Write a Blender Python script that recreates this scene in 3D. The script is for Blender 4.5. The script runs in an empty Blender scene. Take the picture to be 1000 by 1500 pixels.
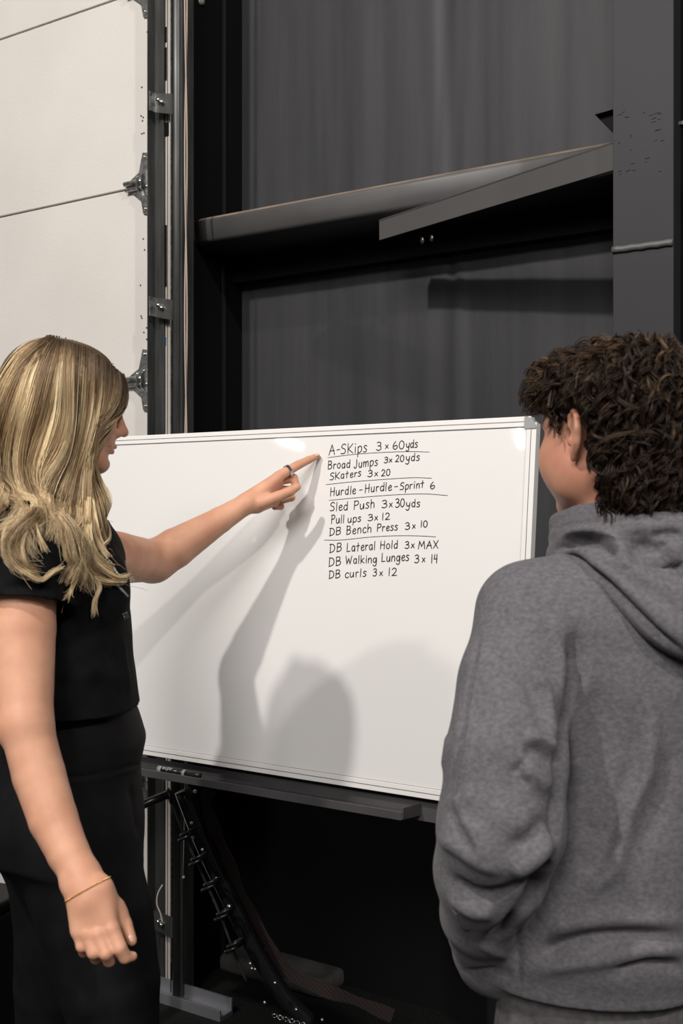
import bpy, math, random
import numpy as np
from mathutils import Vector, Matrix
from mathutils.bvhtree import BVHTree

random.seed(7)
RNG = np.random.default_rng(11)
C = bpy.context.scene.collection
SC = bpy.context.scene

# ------------------------------------------------------------------ camera
F = 1600.0            # focal length in pixels of the 1000x1500 frame
H = 1.38              # camera height
cam_d = bpy.data.cameras.new('camera')
cam_d.sensor_fit = 'VERTICAL'; cam_d.sensor_height = 36.0; cam_d.sensor_width = 24.0
cam_d.lens = F * 36.0 / 1500.0
cam_d.clip_start = 0.05; cam_d.clip_end = 200
cam = bpy.data.objects.new('camera', cam_d); C.objects.link(cam)
cam.location = (0, 0, H); cam.rotation_euler = (math.pi/2, 0, 0)
cam_d.dof.use_dof = True; cam_d.dof.focus_distance = 2.35; cam_d.dof.aperture_fstop = 7.0
SC.camera = cam

# ------------------------------------------------------------------ world, lights, exposure
SC.view_settings.view_transform = 'Standard'
SC.view_settings.look = 'None'
SC.view_settings.gamma = 1.0
SC.view_settings.use_curve_mapping = False
SC.view_settings.exposure = 0.0
w = bpy.data.worlds.new('gym_air'); SC.world = w; w.use_nodes = True
w.node_tree.nodes['Background'].inputs[0].default_value = (1.0, 0.98, 0.97, 1)
w.node_tree.nodes['Background'].inputs[1].default_value = 0.12

def area(name, loc, target, size, energy, color=(1, .96, .92), shape='DISK', size_y=None):
    d = bpy.data.lights.new(name, 'AREA'); d.shape = shape; d.size = size
    if size_y: d.size_y = size_y
    d.energy = energy; d.color = color
    o = bpy.data.objects.new(name, d); C.objects.link(o); o.location = loc
    o.rotation_euler = (Vector(target) - Vector(loc)).to_track_quat('-Z', 'Y').to_euler()
    return o
# two high-bay lamps behind and above the photographer, then an added broad soft fill
LAMPS = [
    ('high_bay_light_a', (-2.07, -.10, 4.28), 0.15, 104, (1.0, .955, .90)),
    ('high_bay_light_b', (3.25, -4.2, 6.5), 0.26, 255, (1.0, .955, .90)),
    ('soft_fill_light', (-2.2, -6.5, 6.4), 3.4, 570, (1.0, .965, .93)),
]
for nm, loc, sz, en, col in LAMPS:
    area(nm, loc, (-0.1, 2.4, 1.2), sz, en, col)

# ------------------------------------------------------------------ projection and wall frames (used to place things in metres)
def P(px, py, D):
    return Vector(((px-500)/F*D, D, H-(py-750)/F*D))
UW = Vector((.842, -.539, 0)).normalized()      # along the wall, to the right
NW = Vector((.539, .842, 0)).normalized()       # into the wall
def wall_s(px, c):                              # position along the wall of a column of the frame, on plane c
    r = Vector(((px-500)/F, 1, 0)); D = c/(NW.dot(r)); return UW.dot(r*D)
def wall_D(px, c):
    r = Vector(((px-500)/F, 1, 0)); return c/(NW.dot(r))
def wall_z(px, py, c):
    return H-(py-750)/F*wall_D(px, c)
def W(s, c, z): return UW*s + NW*c + Vector((0, 0, z))

# ------------------------------------------------------------------ materials
def mat(name, col, rough=.6, metal=0, spec=.5, **kw):
    m = bpy.data.materials.new(name); m.use_nodes = True
    b = m.node_tree.nodes['Principled BSDF']
    b.inputs['Base Color'].default_value = (*col, 1)
    b.inputs['Roughness'].default_value = rough
    b.inputs['Metallic'].default_value = metal
    b.inputs['Specular IOR Level'].default_value = spec
    for k, v in kw.items():
        b.inputs[k.replace('_', ' ')].default_value = v
    return m
def noise_col(m, c1, c2, scale=8, detail=6, stretch=(1, 1, 1), bump=0, bump_scale=None, lo=.35, hi=.65, dist=.002, rot=(0, 0, 0)):
    nt = m.node_tree; b = nt.nodes['Principled BSDF']
    tc = nt.nodes.new('ShaderNodeTexCoord'); mp = nt.nodes.new('ShaderNodeMapping')
    mp.inputs['Scale'].default_value = stretch; mp.inputs['Rotation'].default_value = rot
    nt.links.new(tc.outputs['Object'], mp.inputs['Vector'])
    n = nt.nodes.new('ShaderNodeTexNoise'); n.inputs['Scale'].default_value = scale; n.inputs['Detail'].default_value = detail
    nt.links.new(mp.outputs[0], n.inputs['Vector'])
    r = nt.nodes.new('ShaderNodeValToRGB')
    r.color_ramp.elements[0].position = lo; r.color_ramp.elements[0].color = (*c1, 1)
    r.color_ramp.elements[1].position = hi; r.color_ramp.elements[1].color = (*c2, 1)
    nt.links.new(n.outputs[0], r.inputs[0]); nt.links.new(r.outputs[0], b.inputs['Base Color'])
    if bump:
        n2 = nt.nodes.new('ShaderNodeTexNoise'); n2.inputs['Scale'].default_value = bump_scale or scale; n2.inputs['Detail'].default_value = 5
        nt.links.new(mp.outputs[0], n2.inputs['Vector'])
        bp = nt.nodes.new('ShaderNodeBump'); bp.inputs['Strength'].default_value = bump; bp.inputs['Distance'].default_value = dist
        nt.links.new(n2.outputs[0], bp.inputs['Height']); nt.links.new(bp.outputs[0], b.inputs['Normal'])
    return m
M = {}
M['door'] = noise_col(mat('door_skin', (.6, .58, .55), .45), (.66, .625, .585), (.70, .665, .625), 3, 3, bump=.35, bump_scale=170, dist=.0015)
M['door_gap'] = mat('door_joint_grey', (.16, .14, .12), .7)
M['stile'] = mat('pale_edge_metal', (.62, .64, .63), .4, .2)
M['galv'] = noise_col(mat('galvanised_steel', (.5, .5, .48), .32, .9), (.30, .30, .29), (.62, .61, .58), 90, 4)
M['steel_dark'] = noise_col(mat('dark_track_steel', (.09, .095, .095), .42, .55), (.05, .053, .053), (.09, .09, .087), 12, 4, (4, 4, .5))
M['seal'] = noise_col(mat('beige_weather_seal', (.42, .38, .34), .6), (.40, .365, .32), (.55, .50, .45), 6, 3, (1, 1, .3))
M['rope'] = mat('beige_pull_cord', (.42, .33, .28), .7)
M['black'] = mat('black_paint', (.0035, .0035, .004), .7, spec=.15)
M['black_gloss'] = mat('black_powder_coat', (.012, .012, .013), .3, spec=.5)
M['bolt'] = mat('bright_bolt', (.75, .75, .74), .2, 1)
M['wall'] = noise_col(mat('charcoal_wall_vinyl', (.05, .05, .052), .55, spec=.35), (.031, .031, .035), (.045, .0445, .0485), 5, 5, (3.5, 3.5, .22), bump=.25, bump_scale=150, dist=.001)
M['wall2'] = mat('black_lower_wall', (.006, .006, .007), .75, spec=.15)
M['girt'] = noise_col(mat('charcoal_girt_wrap', (.06, .06, .062), .5), (.085, .083, .085), (.115, .11, .108), 4, 4, (1, 1, 1), bump=.1, bump_scale=60)
M['dust'] = noise_col(mat('brown_dust', (.2, .15, .11), .9, spec=.1), (.15, .12, .10), (.24, .185, .145), 9, 5)
M['steel_paint'] = noise_col(mat('charcoal_painted_steel', (.07, .07, .073), .6, spec=.3), (.027, .0265, .031), (.033, .0325, .037), 3, 4, bump=.08, bump_scale=40)
M['brace'] = noise_col(mat('grey_painted_angle', (.09, .088, .088), .5), (.068, .065, .066), (.080, .076, .076), 4, 4)
M['floor'] = noise_col(mat('black_rubber_floor', (.012, .012, .012), .8, spec=.2), (.006, .006, .006), (.022, .021, .02), 180, 4, lo=.5, hi=.72)
M['ceil'] = mat('dark_ceiling', (.05, .05, .05), .8)
M['concrete'] = noise_col(mat('grey_concrete_curb', (.08, .08, .08), .8), (.022, .022, .022), (.06, .058, .054), 14, 5)
M['alu'] = mat('brushed_aluminium', (.40, .40, .43), .35, .7)
M['board'] = mat('gloss_white_board', (.78, .765, .75), .5, spec=.3, Coat_Weight=.9, Coat_Roughness=.035)
M['board_frame'] = mat('white_aluminium_frame', (.80, .78, .76), .35)
M['corner'] = mat('grey_plastic_corner', (.30, .30, .31), .45)
M['groove'] = mat('frame_groove', (.10, .10, .10), .6)
M['tray'] = noise_col(mat('grey_tray_aluminium', (.13, .12, .125), .35, .6), (.11, .105, .11), (.16, .15, .155), 5, 3)
M['ink'] = mat('black_marker_ink', (.012, .011, .013), .45)
M['white_print'] = mat('white_print', (.62, .62, .64), .6)
M['skin'] = noise_col(mat('skin', (.50, .26, .165), .5, spec=.32, Subsurface_Weight=.10, Subsurface_Scale=.012),
                      (.575, .285, .18), (.68, .365, .24), 16, 5, bump=.12, bump_scale=260, dist=.0006)
M['skin2'] = noise_col(mat('skin_ruddy', (.60, .30, .2), .5, spec=.4, Subsurface_Weight=.12, Subsurface_Scale=.012),
                       (.50, .22, .145), (.58, .29, .19), 22, 4, bump=.1, bump_scale=260, dist=.0006)
for k in ('skin', 'skin2'):
    M[k].node_tree.nodes['Principled BSDF'].inputs['Subsurface Radius'].default_value = (1.0, .35, .18)
M['lip'] = mat('lips', (.42, .15, .12), .4, Subsurface_Weight=.1, Subsurface_Scale=.01)
M['tee'] = noise_col(mat('black_cotton', (.008, .008, .009), .85, spec=.1), (.0045, .0045, .005), (.0075, .0075, .008), 30, 3, bump=.2, bump_scale=400, dist=.0006)
M['legging'] = noise_col(mat('black_stretch_knit', (.009, .009, .010), .7, spec=.12), (.0045, .0045, .005), (.0075, .007, .0075), 20, 3, bump=.15, bump_scale=500, dist=.0005)
M['hoodie'] = noise_col(mat('grey_melange_fleece', (.12, .115, .12), .95, spec=.12, Sheen_Weight=.08), (.096, .091, .099), (.153, .146, .157), 150, 9, (1, 1, 1.4), bump=.5, bump_scale=420, lo=.3, hi=.7, dist=.0012)
M['pants'] = noise_col(mat('dark_grey_sweatpants', (.09, .085, .09), .95, spec=.12), (.07, .066, .067), (.12, .113, .115), 95, 8, bump=.5, bump_scale=420, lo=.3, hi=.7, dist=.001)
M['shoe'] = mat('black_shoe_mesh', (.015, .015, .016), .7)
M['sole'] = mat('white_shoe_sole', (.5, .5, .5), .6)
M['gold'] = mat('gold_chain', (.85, .55, .22), .25, 1)
M['silver'] = mat('silver_ring', (.55, .53, .55), .15, 1)
M['box'] = mat('black_vinyl', (.006, .006, .006), .5, spec=.25)
M['strap'] = None
M['red'] = mat('red_plastic', (.4, .02, .02), .5)
M['blue'] = mat('blue_tape', (.01, .12, .35), .5)
M['eye'] = mat('eye_white', (.7, .68, .65), .15)
M['iris'] = mat('eye_iris', (.08, .07, .05), .1)
M['housing'] = mat('lamp_housing', (.5, .5, .5), .5)

def hair_mat(name, dark, mid, light, rough=.35):
    m = bpy.data.materials.new(name); m.use_nodes = True
    nt = m.node_tree; b = nt.nodes['Principled BSDF']
    a = nt.nodes.new('ShaderNodeAttribute'); a.attribute_name = 'tone'
    r = nt.nodes.new('ShaderNodeValToRGB')
    r.color_ramp.elements[0].color = (*dark, 1); r.color_ramp.elements[0].position = 0.0
    r.color_ramp.elements[1].color = (*light, 1); r.color_ramp.elements[1].position = 1.0
    e = r.color_ramp.elements.new(.5); e.color = (*mid, 1)
    nt.links.new(a.outputs['Fac'], r.inputs[0]); nt.links.new(r.outputs[0], b.inputs['Base Color'])
    b.inputs['Roughness'].default_value = rough
    b.inputs['Specular IOR Level'].default_value = .3
    return m
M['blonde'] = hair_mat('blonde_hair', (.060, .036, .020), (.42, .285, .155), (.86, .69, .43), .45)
M['brown'] = hair_mat('brown_hair', (.007, .004, .003), (.030, .017, .010), (.20, .12, .065), .42)

# ------------------------------------------------------------------ object helpers
def tag(o, label=None, cat=None, group=None, kind=None):
    if label: o['label'] = label
    if cat: o['category'] = cat
    if group: o['group'] = group
    if kind: o['kind'] = kind
    return o
def empty(name, loc, label=None, cat=None, group=None, kind=None, parent=None):
    o = bpy.data.objects.new(name, None); C.objects.link(o); o.location = loc; o.empty_display_size = .05
    if parent: o.parent = parent
    return tag(o, label, cat, group, kind)
def link_mesh(name, me, m, parent=None, smooth=False):
    if m: me.materials.append(m)
    if smooth: me.polygons.foreach_set('use_smooth', [True]*len(me.polygons))
    o = bpy.data.objects.new(name, me); C.objects.link(o)
    if parent:
        o.parent = parent
        bpy.context.view_layer.update()
        o.matrix_parent_inverse = parent.matrix_world.inverted()
    return o
def pydata(name, V, Fc, m, parent=None, smooth=False):
    me = bpy.data.meshes.new(name); me.from_pydata([tuple(v) for v in V], [], Fc); me.update()
    return link_mesh(name, me, m, parent, smooth)
def fast_mesh(name, V, Q, m, parent=None, smooth=True):
    me = bpy.data.meshes.new(name)
    V = np.asarray(V, np.float32); Q = np.asarray(Q, np.int32); k = Q.shape[1]
    me.vertices.add(len(V)); me.vertices.foreach_set('co', V.ravel())
    me.loops.add(Q.size); me.loops.foreach_set('vertex_index', Q.ravel())
    me.polygons.add(len(Q)); me.polygons.foreach_set('loop_start', np.arange(0, Q.size, k, dtype=np.int32))
    me.polygons.foreach_set('use_smooth', np.ones(len(Q), bool) if smooth else np.zeros(len(Q), bool))
    me.update(calc_edges=True); me.validate()
    if m: me.materials.append(m)
    o = bpy.data.objects.new(name, me); C.objects.link(o)
    if parent:
        o.parent = parent
        bpy.context.view_layer.update()
        o.matrix_parent_inverse = parent.matrix_world.inverted()
    return o
class MB:
    """collects shapes into ONE mesh"""
    def __init__(s): s.v = []; s.f = []
    def hexa(s, pts):
        n = len(s.v); s.v += [Vector(p) for p in pts]
        for q in ((0, 3, 2, 1), (4, 5, 6, 7), (0, 1, 5, 4), (1, 2, 6, 5), (2, 3, 7, 6), (3, 0, 4, 7)):
            s.f.append([n+i for i in q])
        return s
    def wbox(s, s0, s1, c0, c1, z0, z1):      # box in wall coordinates
        return s.hexa([W(s0, c0, z0), W(s1, c0, z0), W(s1, c1, z0), W(s0, c1, z0),
                       W(s0, c0, z1), W(s1, c0, z1), W(s1, c1, z1), W(s0, c1, z1)])
    def fbox(s, o, a, b, c):                  # box from corner o with edge vectors
        o, a, b, c = map(Vector, (o, a, b, c))
        return s.hexa([o, o+a, o+a+b, o+b, o+c, o+a+c, o+a+b+c, o+b+c])
    def tube(s, pts, r, n=8, cap=True):
        pts = [Vector(p) for p in pts]; rs = r if isinstance(r, (list, tuple)) else [r]*len(pts)
        base = len(s.v); prev = None
        for i, p in enumerate(pts):
            d = (pts[min(i+1, len(pts)-1)] - pts[max(i-1, 0)]).normalized()
            if prev is None:
                x = d.orthogonal().normalized()
            else:
                x = (prev - d*prev.dot(d)).normalized()
            prev = x; y = d.cross(x)
            for k in range(n):
                a = 2*math.pi*k/n; s.v.append(p + (x*math.cos(a)+y*math.sin(a))*rs[i])
        for i in range(len(pts)-1):
            for k in range(n):
                a = base+i*n+k; b = base+i*n+(k+1) % n
                s.f.append([a, b, b+n, a+n])
        if cap:
            s.f.append([base+k for k in range(n)][::-1]); s.f.append([base+(len(pts)-1)*n+k for k in range(n)])
        return s
    def prism(s, poly, off):                  # polygon (3D points) extruded by off
        n = len(s.v); k = len(poly); off = Vector(off)
        s.v += [Vector(p) for p in poly] + [Vector(p)+off for p in poly]
        s.f.append([n+i for i in range(k)][::-1]); s.f.append([n+k+i for i in range(k)])
        for i in range(k):
            j = (i+1) % k; s.f.append([n+i, n+j, n+k+j, n+k+i])
        return s
    def ball(s, c, r, n=8, sc=(1, 1, 1)):
        base = len(s.v); c = Vector(c)
        for i in range(n+1):
            t = math.pi*i/n
            for k in range(n*2):
                a = math.pi*k/n
                s.v.append(c+Vector((math.sin(t)*math.cos(a)*r*sc[0], math.sin(t)*math.sin(a)*r*sc[1], math.cos(t)*r*sc[2])))
        m = n*2
        for i in range(n):
            for k in range(m):
                a = base+i*m+k; b = base+i*m+(k+1) % m
                s.f.append([a, a+m, b+m, b])
        return s
    def ring(s, c, ax, R, r, n=20, k=8):
        c = Vector(c); ax = Vector(ax).normalized(); x = ax.orthogonal().normalized(); y = ax.cross(x)
        pts = [c+(x*math.cos(2*math.pi*i/n)+y*math.sin(2*math.pi*i/n))*R for i in range(n)]
        base = len(s.v)
        for i, p in enumerate(pts):
            o = (p-c).normalized()
            for j in range(k):
                a = 2*math.pi*j/k; s.v.append(p+(o*math.cos(a)+ax*math.sin(a))*r)
        for i in range(n):
            for j in range(k):
                a = base+i*k+j; b = base+i*k+(j+1) % k; i2 = (i+1) % n
                s.f.append([a, b, base+i2*k+(j+1) % k, base+i2*k+j])
        return s
    def build(s, name, m, parent=None, smooth=False, bevel=0):
        o = pydata(name, s.v, s.f, m, parent, smooth)
        import bmesh
        bm = bmesh.new(); bm.from_mesh(o.data); bmesh.ops.recalc_face_normals(bm, faces=bm.faces); bm.to_mesh(o.data); bm.free()
        if bevel:
            b = o.modifiers.new('bevel', 'BEVEL'); b.width = bevel; b.segments = 3; b.limit_method = 'ANGLE'; b.angle_limit = math.radians(40)
            o.data.polygons.foreach_set('use_smooth', [True]*len(o.data.polygons))
            ws = o.modifiers.new('wn', 'WEIGHTED_NORMAL'); ws.keep_sharp = True
        return o
def catmull(pts, n=8):
    pts = [Vector(p) for p in pts]
    if len(pts) < 3: return pts
    e = [pts[0]*2-pts[1]] + pts + [pts[-1]*2-pts[-2]]; out = []
    for i in range(1, len(e)-2):
        p0, p1, p2, p3 = e[i-1:i+3]
        for k in range(n):
            t = k/n
            out.append(.5*((2*p1)+(p2-p0)*t+(2*p0-5*p1+4*p2-p3)*t*t+(3*p1-p0-3*p2+p3)*t**3))
    out.append(pts[-1]); return out

# ------------------------------------------------------------------ implicit surfaces -> one continuous mesh (surface nets on a sparse grid)
def A(v): return np.array(v, float)
def rcone(a, b, ra, rb):
    a = A(a); b = A(b); ab = b-a; L = max(ab@ab, 1e-12)
    def f(p):
        t = np.clip(((p-a)@ab)/L, 0, 1)
        return np.linalg.norm(p-(a+t[:, None]*ab), axis=1)-(ra+t*(rb-ra))
    return f
def flatcone(a, b, ra, rb, axis, sq):
    """tapered capsule flattened by sq along axis"""
    a = A(a); b = A(b); ax = A(axis)/np.linalg.norm(axis); ab = b-a; L = max(ab@ab, 1e-12)
    def f(p):
        t = np.clip(((p-a)@ab)/L, 0, 1)
        q = p-(a+t[:, None]*ab); h = q@ax
        q = q+np.outer(h*(1/sq-1), ax)
        return (np.linalg.norm(q, axis=1)-(ra+t*(rb-ra)))*min(1, sq)
    return f
def ell(c, r, fr=None):
    c = A(c); r = A(r); R = np.eye(3) if fr is None else np.array(fr, float)
    def f(p):
        q = (p-c)@R.T
        k0 = np.linalg.norm(q/r, axis=1); k1 = np.linalg.norm(q/(r*r), axis=1)+1e-9
        return k0*(k0-1)/k1
    return f
def cutp(fn, pt, n):            # keep the side opposite to n
    pt = A(pt); n = A(n)/np.linalg.norm(n)
    return lambda p: np.maximum(fn(p), (p-pt)@n)
def shell(fn, th):
    return lambda p: np.abs(fn(p))-th
def section_body(levels, fr):
    """stack of ellipses: levels = [(z, cx, cy, a(f), b(l))]; fr = (f, l) horizontal unit vectors"""
    L = np.array(levels); L = L[np.argsort(L[:, 0])]; f_ = A(fr[0])[:2]; l_ = A(fr[1])[:2]
    zs = L[:, 0]
    # dense smooth interpolation
    zz = np.linspace(zs[0], zs[-1], 120)
    tab = []
    for k in range(1, 5):
        v = np.interp(zz, zs, L[:, k]); 
        for _ in range(6): v[1:-1] = .25*v[:-2]+.5*v[1:-1]+.25*v[2:]
        tab.append(v)
    def f(p):
        z = p[:, 2]
        cx, cy, a, b = (np.interp(z, zz, t) for t in tab)
        dx = p[:, 0]-cx; dy = p[:, 1]-cy
        u = dx*f_[0]+dy*f_[1]; v = dx*l_[0]+dy*l_[1]
        k0 = np.sqrt((u/a)**2+(v/b)**2); k1 = np.sqrt((u/a**2)**2+(v/b**2)**2)+1e-9
        d = k0*(k0-1)/k1
        dz = np.maximum(zs[0]-z, z-zs[-1])
        return np.maximum(d, dz)
    return f
class SDF:
    def __init__(s): s.ops = []
    def add(s, fn, k=.01): s.ops.append(('a', fn, k)); return s
    def sub(s, fn, k=.005): s.ops.append(('s', fn, k)); return s
    def cap(s, a, b, ra, rb, k=.01): return s.add(rcone(a, b, ra, rb), k)
    def chain(s, pts, rs, k=.01, kk=.003):
        for i in range(len(pts)-1): s.cap(pts[i], pts[i+1], rs[i], rs[i+1], k if i == 0 else min(k, kk))
        return s
    @staticmethod
    def _comb(op, a, b, k):
        if op == 'a':
            h = np.maximum(k-np.abs(a-b), 0)/k; return np.minimum(a, b)-h*h*k*.25
        b = -b; h = np.maximum(k-np.abs(a-b), 0)/k; return np.maximum(a, b)+h*h*k*.25
    def mesh(s, lo, hi, h, B=8):
        lo = A(lo); hi = A(hi); nb = np.ceil((hi-lo)/(h*B)).astype(int)
        g = np.stack(np.meshgrid(*[np.arange(n) for n in nb], indexing='ij'), -1).reshape(-1, 3)
        cen = lo+(g+.5)*h*B; hd = h*B*.5*1.7321*1.25
        run = np.full(len(cen), 10.0); masks = []
        for op, fn, k in s.ops:
            d = fn(cen)
            if op == 'a': m = d < run+k+2*hd
            else: m = -d > run-k-2*hd
            masks.append(m); run = np.where(m, s._comb(op, run, d, k), run)
        act = np.abs(run) < hd+.004
        idx = np.nonzero(act)[0]; g = g[idx]; masks = [m[idx] for m in masks]
        o = np.arange(B+1)
        off = np.stack(np.meshgrid(o, o, o, indexing='ij'), -1).reshape(-1, 3)
        nbk = len(g); nP = len(off)
        val = np.full((nbk, nP), 10.0)
        for (op, fn, k), m in zip(s.ops, masks):
            ii = np.nonzero(m)[0]
            for c0 in range(0, len(ii), 1500):
                jj = ii[c0:c0+1500]
                p = (lo+(g[jj][:, None, :]*B+off[None])*h).reshape(-1, 3)
                val[jj] = s._comb(op, val[jj], fn(p).reshape(len(jj), nP), k)
        v = val.reshape(nbk, B+1, B+1, B+1)
        sg = v < 0
        cor = [sg[:, a:a+B, b:b+B, c:c+B] for a in (0, 1) for b in (0, 1) for c in (0, 1)]
        cnt = sum(x.astype(np.int8) for x in cor)
        ab, ai, aj, ak = np.nonzero((cnt > 0) & (cnt < 8))
        # vertex position: mean of edge crossings
        acc = np.zeros((len(ab), 3)); n = np.zeros(len(ab))
        vv = {}
        for a in (0, 1):
            for b in (0, 1):
                for c in (0, 1): vv[(a, b, c)] = v[ab, ai+a, aj+b, ak+c]
        for ax in range(3):
            for p in (0, 1):
                for q in (0, 1):
                    c0 = [p, q]; c0.insert(ax, 0); c1 = list(c0); c1[ax] = 1
                    f0 = vv[tuple(c0)]; f1 = vv[tuple(c1)]
                    m = (f0 < 0) != (f1 < 0)
                    t = np.where(m, f0/np.where(m, f0-f1, 1), 0)
                    pos = np.tile(A(c0), (len(ab), 1)); pos[:, ax] = t
                    acc += pos*m[:, None]; n += m
        G = g[ab]*B+np.stack([ai, aj, ak], 1)
        V = lo+(G+acc/n[:, None])*h
        N = nb*B+2
        key = lambda q: (q[:, 0].astype(np.int64)*N[1]+q[:, 1])*N[2]+q[:, 2]
        kk = key(G); order = np.argsort(kk); sk = kk[order]
        quads = []
        for ax in range(3):
            s0 = sg[:, :B, :B, :B]; sl = [slice(0, B)]*3; sl[ax] = slice(1, B+1)
            s1 = sg[(slice(None), *sl)]
            eb, ei, ej, ek = np.nonzero(s0 != s1)
            flip = s0[eb, ei, ej, ek]
            E = g[eb]*B+np.stack([ei, ej, ek], 1)
            u, w_ = (ax+1) % 3, (ax+2) % 3
            ids = []; ok = np.ones(len(E), bool)
            for du, dw in ((0, 0), (-1, 0), (-1, -1), (0, -1)):
                q = E.copy(); q[:, u] += du; q[:, w_] += dw
                kq = key(q); p = np.searchsorted(sk, kq); p = np.minimum(p, len(sk)-1)
                ok &= sk[p] == kq; ids.append(order[p])
            Q = np.stack(ids, 1)
            Q[~flip] = Q[~flip][:, ::-1]
            quads.append(Q[ok])
        Q = np.concatenate(quads)
        # light smoothing to remove grid facets
        for _ in range(2):
            sm = np.zeros_like(V); ct = np.zeros(len(V))
            for a in range(4):
                np.add.at(sm, Q[:, a], V[Q[:, (a+1) % 4]]); np.add.at(sm, Q[:, a], V[Q[:, (a+3) % 4]]); np.add.at(ct, Q[:, a], 2)
            V = V*.5+.5*sm/np.maximum(ct, 1)[:, None]
        return V, Q
def vnormals(V, Q):
    n = np.cross(V[Q[:, 2]]-V[Q[:, 0]], V[Q[:, 3]]-V[Q[:, 1]])
    N = np.zeros_like(V)
    for a in range(4): np.add.at(N, Q[:, a], n)
    return N/(np.linalg.norm(N, axis=1)[:, None]+1e-12)
def bvh_of(V, Q):
    return BVHTree.FromPolygons([tuple(v) for v in V], [tuple(map(int, q)) for q in Q])
def surf_point(bvh, px, py):
    """where the surface lies along a line of sight: used while shaping"""
    o = Vector((0, 0, H)); d = (P(px, py, 1)-o).normalized()
    hit = bvh.ray_cast(o, d)
    return hit[0]
def fold(V, N, bvh, pts, amp, width, taper=True):
    """raise (amp>0) or press (amp<0) a crease along a line lying on the surface"""
    W3 = []
    for q in catmull([Vector((a, b, 0)) for a, b in pts], 10):
        h = surf_point(bvh, q.x, q.y)
        if h: W3.append(h)
    if len(W3) < 2: return V
    W3 = np.array([tuple(h) for h in W3]); n = len(W3)
    lo = W3.min(0)-3*width; hi = W3.max(0)+3*width
    m = np.nonzero(((V > lo) & (V < hi)).all(1))[0]
    if not len(m): return V
    best = np.full(len(m), 1e9); tt = np.zeros(len(m)); p = V[m]
    for i in range(n-1):
        a, b = W3[i], W3[i+1]; ab = b-a; L = ab@ab+1e-12
        t = np.clip(((p-a)@ab)/L, 0, 1); d = ((p-(a+t[:, None]*ab))**2).sum(1)
        c = d < best; best[c] = d[c]; tt[c] = (i+t[c])/(n-1)
    g = np.exp(-best/(width*width))
    if taper: g *= np.clip(np.minimum(tt, 1-tt)*5+.15, 0, 1)
    V = V.copy(); V[m] += N[m]*(amp*g)[:, None]
    return V
def snoise(p, sc, seed=0):
    """cheap smooth pseudo-noise"""
    q = p*sc; s = seed*1.7
    return (np.sin(q[:, 0]*1.3+q[:, 1]*.7+s)+np.sin(q[:, 1]*1.7-q[:, 2]*1.1+s*2)+np.sin(q[:, 2]*1.5+q[:, 0]*.9+s*3)+np.sin((q[:, 0]+q[:, 1]+q[:, 2])*.8+s*.5))*.25

# ================================================================== SETTING
ZT = 5.2
def struct(o): o['kind'] = 'structure'; return o
struct(MB().fbox((-6, -7, -.06), (12, 0, 0), (0, 14, 0), (0, 0, .06)).build('floor', M['floor']))

# ---- sectional overhead door
DC = 2.40
door = empty('door_1', W(-3, DC, 0), kind='structure')
s_edge = wall_s(221, DC)
joints = [0.02, .602, 1.183, 1.763, 2.342, 2.921, 3.50, 4.08]
for i in range(7):
    MB().wbox(-5.6, s_edge, DC, DC+.045, joints[i]+.0025, joints[i+1]-.0025).build('panel', M['door'], door, bevel=.003)
MB().wbox(-5.6, s_edge-.002, DC+.008, DC+.05, .0, ZT).build('backing', M['door_gap'], door)
MB().wbox(s_edge, wall_s(225.5, DC), DC-.004, DC+.05, 0.01, ZT).build('end_stile', M['stile'], door)
MB().wbox(-5.6, s_edge, DC-.006, DC+.05, 0, .022).build('bottom_seal', M['box'], door)
# hinges
def hinge(px, py):
    c = DC-.003
    h = empty('hinge', W(wall_s(212, c), c, wall_z(212, py, c)), parent=door)
    z0 = wall_z(212, py, c); s1 = wall_s(219.5, c)
    D = wall_D(212, c); k = D/F
    poly = [(0, 44), (-9, 46), (-14, 18), (-29, 6), (-32, -1), (-20, -14), (-11, -24), (-8, -44), (0, -46)]
    pts = [W(s1+x*k*1.45, c, z0+y*k) for x, y in poly]
    mb = MB(); mb.prism(pts, NW*-.004)
    pl = mb.build('plate', M['galv'], h, bevel=.0008)
    # raised knuckle barrel and roller stem
    mb = MB()
    mb.tube([W(s1-33*k*1.35, c-.012, z0+3*k), W(s1-2*k, c-.012, z0+3*k)], .0075, 10)
    mb.build('barrel', M['galv'], h, True)
    mb = MB()
    mb.tube([W(s1-32*k*1.35, c-.010, z0-6*k), W(s1+4*k, c-.010, z0-6*k)], .006, 10)
    mb.build('roller_stem', M['galv'], h, True)
    mb = MB(); mb.prism([W(s1-14*k, c-.002, z0+16*k), W(s1-14*k, c-.03, z0+6*k), W(s1-14*k, c-.03, z0-10*k), W(s1-14*k, c-.002, z0-18*k)], UW*.003)
    mb.prism([W(s1-2*k, c-.002, z0+20*k), W(s1-2*k, c-.036, z0+8*k), W(s1-2*k, c-.036, z0-12*k), W(s1-2*k, c-.002, z0-22*k)], UW*.003)
    mb.build('bracket', M['galv'], h)
    for dx, dy in ((-7, 38), (-8, 14), (-22, 10), (-6, -14), (-6, -38)):
        q = W(s1+dx*k, c-.007, z0+dy*k); b = MB(); b.ball(q, .0052, 6); b.build('bolt', M['bolt'], h, True)
    return h
for py_i, zj in enumerate(joints[1:-1]):
    c = DC-.003; D = wall_D(212, c)
    py = 750-(zj+.004-H)*F/D
    hinge(212, py)
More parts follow.
